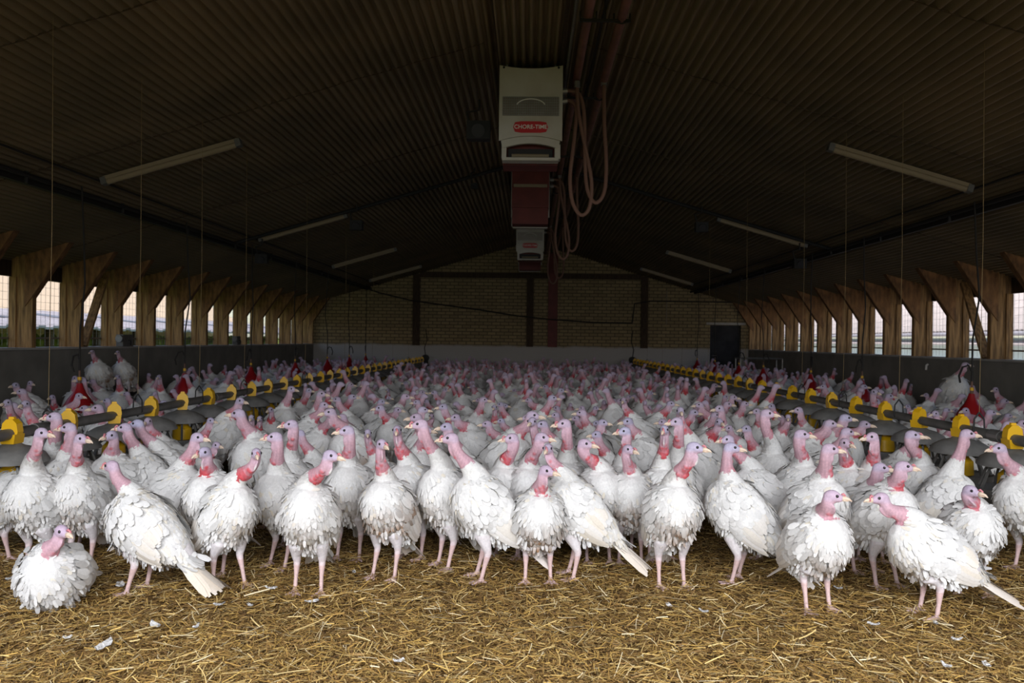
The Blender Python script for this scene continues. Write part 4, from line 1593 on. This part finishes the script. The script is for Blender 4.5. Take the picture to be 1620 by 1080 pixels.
def front_turkey(i, spec):
    foot, hpx, byaw, hyaw, o, lab = spec
    rng = np.random.default_rng(100 + i)
    G = at_z(foot[0], foot[1], 0.0)
    s = 0.94 * rng.uniform(.97, 1.03)
    rz = yaw_rz(byaw)
    fwd = Vector((math.cos(rz), math.sin(rz), 0))
    reach = 0.17 if abs(hyaw - byaw) < 100 else 0.10
    H = at_y(hpx[0], hpx[1], G.y + fwd.y * reach)
    l = (Matrix.Rotation(-rz, 3, 'Z') @ (H - G)) / s
    rel = R(((hyaw - byaw) + 180) % 360 - 180)
    hd = Vector((math.cos(rel), math.sin(rel), 0))
    l = l - hd * 0.025
    zc = float(np.clip(l.z - 0.34, .375, .43)) if not o.get('sit') else .175
    pitch = float(np.interp(l.z, (.60, .70, .95), (24, 34, 48)))
    if abs(((byaw + 180) % 360) - 180) > 65:
        pitch -= 4
    o = dict(o)
    o.setdefault('dxl', rng.uniform(-.03, .03)); o.setdefault('dxr', rng.uniform(-.03, .03))
    geo = turkey_geo((l.x, l.y, l.z), rel, rng, pitch=pitch, zc=zc, **o)
    t = turkey_from(geo, (G.x, G.y, 0.0), rz, s)
    tag(t, lab, 'turkey')
    used.append((G.x, G.y))
    return t


for i, spec in enumerate(FRONT):
    front_turkey(i, spec)
N_FRONT = len(FRONT)

# further rows: head px and way of looking; birds share a few bodies
MID = '''38 640 F|17 642 L|81 629 F|128 627 R|141 630 R|167 634 L|198 623 L|121 599 R|144 604 L|185 597 F|50 607 R|31 620 L|22 610 F|212 605 L|251 597 F
262 638 R|277 658 R|186 649 F|314 644 F|323 631 L|340 627 L|336 666 R|383 635 R|386 623 L|397 662 F|410 663 F|345 705 R|395 695 L|496 662 L|518 653 L|520 641 L
408 619 R|445 614 R|464 616 R|458 629 R|491 618 R|501 633 L|514 621 L|530 632 L|470 686 L|598 646 L|606 636 R|617 630 R|632 649 R|678 681 R|717 661 L|682 659 F
698 644 L|672 635 L|654 661 L|685 621 L|670 621 R|706 617 R|755 633 L|768 633 R|759 650 R|767 671 L|790 666 L|789 640 L|613 618 F|577 610 L|557 609 R|940 688 L
831 661 L|847 658 R|876 657 L|878 646 L|908 662 L|941 670 L|957 669 R|995 652 R|945 646 R|918 646 L|834 633 L|801 642 R|935 616 F|969 634 L|982 634 R|997 628 R
1024 645 L|1045 668 L|1101 653 R|1134 657 R|1150 678 L|1181 639 R|1194 651 L|1233 661 L|1260 649 L|1286 647 L|1064 639 R|1135 647 L|1118 656 R|1104 641 L|1150 628 R
1163 629 R|1115 628 L|1237 630 L|1133 610 R|1218 643 L|1313 670 R|1318 671 R|1342 662 R|1372 672 R|1456 690 R|1434 643 L|1448 649 L|1477 655 L|1500 649 R|1509 650 L
1525 650 L|1571 653 R|1598 658 R|1614 671 L|1359 620 L|1385 635 L|1410 627 R|1442 610 F|1463 625 L|1490 615 R|1592 635 R|1573 617 L|1535 613 L|1369 612 R|1075 606 L
890 618 R|861 612 L|1010 618 F|1031 622 R|745 612 L|720 609 R|775 615 F|812 618 L|640 606 L|1205 607 R|1175 612 L|1262 607 R|1300 612 L|1335 607 F'''

PROTO = []
for k, (rel, hz, hx_, w, bl) in enumerate(((-60, .80, .155, .3, .3), (-25, .84, .16, .7, .6), (0, .78, .19, .5, .2), (30, .82, .165, .2, .4), (62, .79, .15, .6, .2),
                                            (-75, .74, .15, .1, .1), (75, .86, .14, .45, .5), (10, .72, .20, .8, .3), (-40, .77, .17, .9, .5), (45, .75, .165, .35, .7))):
    rng = np.random.default_rng(500 + k)
    hy_ = 0.03 * np.sign(rel)
    g = turkey_geo((hx_, hy_, hz), R(rel), rng, pitch=34 + 50 * (hz - .72), zc=.42, dirt=.45 * (k % 3), wattle=w, blue=bl, voxel=.0095, q='mid', dxl=rng.uniform(-.04, .04), dxr=rng.uniform(-.04, .04), cream=.15)
    PROTO.append((rel, hz, hx_, hy_, g))

rngm = np.random.default_rng(7)


def clear(x, y, r=0.33):
    return min(((x - a) ** 2 + (y - b) ** 2 for a, b in used), default=9) > r * r


def zone(x, y):
    if x < -3.3:
        return 'left'
    if x > 3.25:
        return 'right'
    return 'middle'


ROOTS = {}
N_IND = N_FRONT
LOOK = {'L': 'left', 'R': 'right', 'F': 'towards the gate'}


def flock_label(x, y, f):
    """what can be told about a bird deep in the flock"""
    d = 'near' if y < 7.2 else ('middle' if y < 10 else 'far')
    zn = zone(x, y)
    where = {'left': 'between the left wall and its feed pipe',
             'right': 'between the right wall and its feed pipe',
             'middle': 'in the crowd between the feed pipes'}[zn]
    dist = {'near': 'behind the front rows', 'middle': 'midway back', 'far': 'deep in the barn'}[d]
    look = {'L': 'looking left', 'R': 'looking right', 'F': 'facing the gate'}[f]
    return 'turkey %s %s, %s' % (look, where, dist), 'turkeys %s, %s, %s' % (where, dist, look)


def place_mid(k, loc, rz, s, f):
    if k not in ROOTS:
        t = turkey_from(PROTO[k][4], loc, rz, s)
        ROOTS[k] = t
    else:
        t = copy_tree(ROOTS[k])
        t.location, t.rotation_euler, t.scale = loc, (0, 0, rz), (s, s, s)
    lab, grp = flock_label(loc[0], loc[1], f)
    tag(t, lab, 'turkey', grp)
    return t


ents = []
for tok in MID.replace('\n', '|').split('|'):
    a, b, f = tok.split()
    ents.append((float(a), float(b), f))
ents.sort(key=lambda e: -e[1])
for hx_, hy_, f in ents:
    best = None
    perch = False
    for hh in np.linspace(.60, .86, 14):
        for k in rngm.permutation(len(PROTO))[:4]:
            rel, phz, phx, phy, _ = PROTO[k]
            s = hh / phz
            if not .80 < s < 1.08:
                continue
            want = {'L': -72, 'R': 72, 'F': 0}[f] + rngm.uniform(-14, 14)
            byaw = want - rel
            if abs(byaw) > 115:
                continue
            rz = yaw_rz(byaw)
            Hd = at_z(hx_, hy_, hh)
            off = Matrix.Rotation(rz, 3, 'Z') @ Vector((phx + .03 * math.cos(R(rel)), phy + .03 * math.sin(R(rel)), 0)) * s
            G = Hd - off
            m = min(((G.x - a) ** 2 + (G.y - b) ** 2) for a, b in used) ** .5
            if G.y < 5.5:
                continue
            m = min(m, .42) + rngm.uniform(0, .02) - (0.3 if abs(G.x) > 6.5 else 0)
            for fx in (-3.3, 3.25):                 # keep clear of the feeder pans
                if abs(G.x - fx) < .40:
                    m -= .5 * (.40 - abs(G.x - fx)) / .40
            if best is None or m > best[0]:
                best = (m, G.x, G.y, rz, s, k)
    if best is None or best[0] < .12 or best[2] > 24.3:
        continue
    _, x, y, rz, s, k = best
    place_mid(k, (x, y, 0), rz, s, f)
    used.append((x, y))
    N_IND += 1

# two turkeys perched on the low platform by the left wall, one by the right wall
for (px, py), zb, yy, f, lab in (((148, 557), .42, 11.5, 'F', 'turkey perched on the dark platform beside the left wall, nearer the gate'),
                                 ((188, 558), .42, 12.2, 'F', 'turkey perched on the dark platform beside the left wall, farther back'),
                                 ((1518, 574), .32, 11.3, 'R', 'turkey perched on the dark platform beside the right wall')):
    k = 2 if f == 'F' else 4
    rel, phz, phx, phy, _ = PROTO[k]
    H = at_y(px, py, yy)
    s = float(np.clip((H.z - zb) / phz, .80, 1.06))
    byaw = (0 if f == 'F' else 70) - rel
    t = place_mid(k, (float(np.clip(H.x, -6.4, 6.4)), yy + phx * .8, zb), yaw_rz(byaw), s, f)
    if 'group' in t:
        del t['group']
    tag(t, lab, 'turkey')
    used.append((H.x, yy + .15))
    N_IND += 1

# far birds: one mesh each
FAR_P = []
for k, (rel, hz) in enumerate(((-60, .80), (0, .84), (55, .76), (-25, .88), (80, .82), (30, .70))):
    rng = np.random.default_rng(900 + k)
    g = turkey_geo((.16, .02 * np.sign(rel), hz), R(rel), rng, pitch=38, zc=.43, dirt=.5, wattle=(.8, .3, .5, .9, .2, .6)[k], blue=.3, voxel=.017, q='lo')
    b = g['body']
    co = np.empty(len(b.vertices) * 3, dtype=np.float32); b.vertices.foreach_get('co', co)
    cc = np.empty(len(b.vertices) * 4, dtype=np.float32); b.color_attributes['Col'].data.foreach_get('color', cc)
    fb = np.array([list(p.vertices) for p in b.polygons if len(p.vertices) == 4])
    gs = [(co.reshape(-1, 3), fb, cc.reshape(-1, 4)[:, :3])] + [(g[x][0], g[x][1], g[x][2][:, :3]) for x in ('plumage', 'wing_a', 'wing_b', 'tail')]
    V, F, C = cat_geo(gs)
    FAR_P.append((rel, hz, V, F, C))
FAR_M = []
for rel, hz, V, F, C in FAR_P:
    me = np_mesh('turkey', V, F, C)
    me.materials.append(M['feather'])
    FAR_M.append(me)

cand = []
tries = 0
rngf = np.random.default_rng(11)
spots = []
grid = {}
for a, b in used:
    grid.setdefault((int(a // .5), int(b // .5)), []).append((a, b))


def free(x, y, r):
    gx, gy = int(x // .5), int(y // .5)
    for i in (-1, 0, 1):
        for j in (-1, 0, 1):
            for a, b in grid.get((gx + i, gy + j), ()):
                if (a - x) ** 2 + (b - y) ** 2 < r * r:
                    return False
    return True


for _ in range(60000):
    x, y = rngf.uniform(-6.35, 6.35), rngf.uniform(5.6, 24.8)
    if abs(x) > .66 * y or (abs(x) > .62 * y - .3 and y < 7):
        continue
    if abs(x + 3.3) < .40 or abs(x - 3.25) < .40:
        continue
    side = abs(x) > 3.3
    r = .36 if not side else (.46 if y < 16 else .42)
    if y < 8.2:
        r = .42 if not side else .5
    if abs(abs(x) - 5.02) < .22 and side:
        if rngf.uniform() < .5:
            continue
    if abs(x) > 5.5 and 9.8 < y < 13.2:
        continue
    if not free(x, y, r):
        continue
    grid.setdefault((int(x // .5), int(y // .5)), []).append((x, y))
    spots.append((y, x))
spots.sort()
mass = []
for y, x in spots:
    k = int(rngf.integers(len(FAR_P)))
    rel, hz = FAR_P[k][:2]
    s = rngf.uniform(.86, 1.07)
    want = rngf.choice((-72, 72, 0)) + rngf.uniform(-20, 20)
    byaw = want - rel
    if abs(byaw) > 130:
        byaw = rngf.uniform(-60, 60)
        want = byaw + rel
    f = 'L' if want < -36 else ('R' if want > 36 else 'F')
    rz = yaw_rz(byaw)
    if N_IND < 298:
        if y < 9.0:
            kk = int(rngf.integers(len(PROTO)))
            rel = PROTO[kk][0]
            place_mid(kk, (x, y, 0), yaw_rz(want - rel), s, f)
        else:
            o = put('turkey', FAR_M[k], None, (x, y, 0))
            o.rotation_euler = (0, 0, rz)
            o.scale = (s, s, s)
            lab, grp = flock_label(x, y, f)
            tag(o, lab, 'turkey', grp)
        N_IND += 1
    else:
        mass.append((x, y, rz, s, k))
VV, FF, CC, o = [], [], [], 0
for x, y, rz, s, k in mass:
    V, F, C = FAR_P[k][2:]
    c_, s_ = math.cos(rz), math.sin(rz)
    W = np.empty_like(V)
    W[:, 0] = (V[:, 0] * c_ - V[:, 1] * s_) * s + x
    W[:, 1] = (V[:, 0] * s_ + V[:, 1] * c_) * s + y
    W[:, 2] = V[:, 2] * s
    VV.append(W); FF.append(F + o); CC.append(C); o += len(V)
if VV:
    me = np_mesh('turkey_flock', np.concatenate(VV), np.concatenate(FF), np.concatenate(CC))
    me.materials.append(M['feather'])
    fo = put('turkey_flock', me)
    stuff(fo, 'dense mass of far white turkeys filling the back of the barn up to the brick wall', 'turkeys')
print('BIRDS', N_FRONT, N_IND, len(mass))

# ------------------------------------------------------------------ straw and loose feathers
rs = np.random.default_rng(21)


def straw_layer(n, y0, y1, lmin, lmax, wmin, wmax, pal, zmax, bias=1.0):
    u = rs.uniform(0, 1, n) ** bias
    y = y0 + (y1 - y0) * u
    x = np.clip(rs.uniform(-1, 1, n) * (.74 * y + .9), -6.9, 6.9)
    z = zmax * rs.uniform(0.03, 1, n) ** 1.4
    a = rs.uniform(0, 2 * math.pi, n)
    L = rs.uniform(lmin, lmax, n) * rs.uniform(.5, 1, n)
    w = rs.uniform(wmin, wmax, n)
    tilt = rs.normal(0, .16, n)
    bend = rs.normal(0, .07, n)
    D = np.stack([np.cos(a) * np.cos(tilt), np.sin(a) * np.cos(tilt), np.sin(tilt)], 1)
    S = np.stack([-np.sin(a), np.cos(a), rs.normal(0, .45, n)], 1)
    P = np.stack([x, y, z], 1)
    V = np.empty((n, 8, 3))
    for i, t in enumerate((-.5, -.17, .17, .5)):
        c = P + D * (L * t)[:, None] + np.stack([-np.sin(a), np.cos(a), np.zeros(n)], 1) * (L * bend * (t * t * 2))[:, None]
        c[:, 2] = np.maximum(c[:, 2], .0015) + .002
        for j, sg in enumerate((-1, 1)):
            V[:, i * 2 + j] = c + S * (w * .5 * sg)[:, None]
    q = np.array([(0, 1, 3, 2), (2, 3, 5, 4), (4, 5, 7, 6)])
    F = (np.arange(n)[:, None, None] * 8 + q[None]).reshape(-1, 4)
    pal = np.array(pal)
    c = pal[rs.integers(0, len(pal), n)] * rs.uniform(.7, 1.2, n)[:, None]
    return V.reshape(-1, 3), F, np.repeat(c, 8, axis=0)


GOLD = [(.56, .37, .11), (.48, .30, .08), (.62, .44, .17), (.42, .25, .07), (.34, .20, .06), (.26, .15, .05)]
PALE = [(.72, .58, .32), (.66, .50, .22), (.78, .66, .42), (.62, .45, .18)]
BROWN = [(.22, .125, .045), (.28, .165, .06), (.15, .085, .033), (.36, .22, .075)]
gs = [straw_layer(90000, 2.7, 7.5, .02, .09, .0025, .006, BROWN, .028, 1.2),
      straw_layer(140000, 2.7, 7.0, .03, .12, .0020, .0040, GOLD, .045, 1.2),
      straw_layer(9500, 2.7, 5.8, .05, .18, .0022, .0045, PALE, .055, 1.2)]
V, F, C = cat_geo(gs)
me = np_mesh('straw_litter', V, F, C, smooth=False)
me.materials.append(M['straw'])
stuff(put('straw_litter', me), 'golden straw litter strewn thick over the barn floor in front of the flock', 'straw')

lf = [(246, 990, .09), (163, 1023, .13), (190, 925, .12), (430, 931, .07), (395, 958, .05), (310, 992, .04), (560, 905, .05), (1058, 958, .07), (1114, 968, .05), (1380, 988, .06),
      (1480, 986, .05), (1327, 931, .05), (1513, 1012, .05), (1498, 1054, .05), (1560, 1052, .07), (345, 957, .06), (108, 1009, .04), (632, 1046, .05), (20, 915, .10), (495, 952, .08)]
P0 = []
for i, (px, py, L) in enumerate(lf):
    g = at_z(px, py, .045)
    rng = np.random.default_rng(70 + i)
    n = 22
    # vane as barbs along a curved shaft
    t = np.linspace(.1, 1, n)
    a = rng.uniform(0, 6.28)
    dirv = np.array((math.cos(a), math.sin(a), 0.0))
    sd = np.array((-dirv[1], dirv[0], 0.0))
    geo = []
    for sg in (-1, 1):
        P = dirv * ((t - .5) * L)[:, None] + np.array((0, 0, 1)) * (.012 * (t * 2 - 1) ** 2)[:, None]
        D = dirv * .8 + sd * sg * rng.uniform(.7, 1.1, n)[:, None] + np.array((0, 0, .15))
        D /= np.linalg.norm(D, axis=1)[:, None]
        N = np.tile(np.array((0., 0., 1.)), (n, 1)) + rng.normal(0, .2, (n, 3))
        geo.append(feathers(P, N, D, L * .26 * np.sin(np.pi * (.15 + .8 * t)), .012, .003, np.tile(WHITE, (n, 1)), rng))
    V, F, C = cat_geo(geo)
    me = np_mesh('loose_feather', V, F, C)
    me.materials.append(M['feather'])
    o = put('loose_feather', me, None, (g.x, g.y, .045))
    tag(o, 'loose white feather lying on the straw in front of the flock', 'feather', 'loose feathers on the straw')
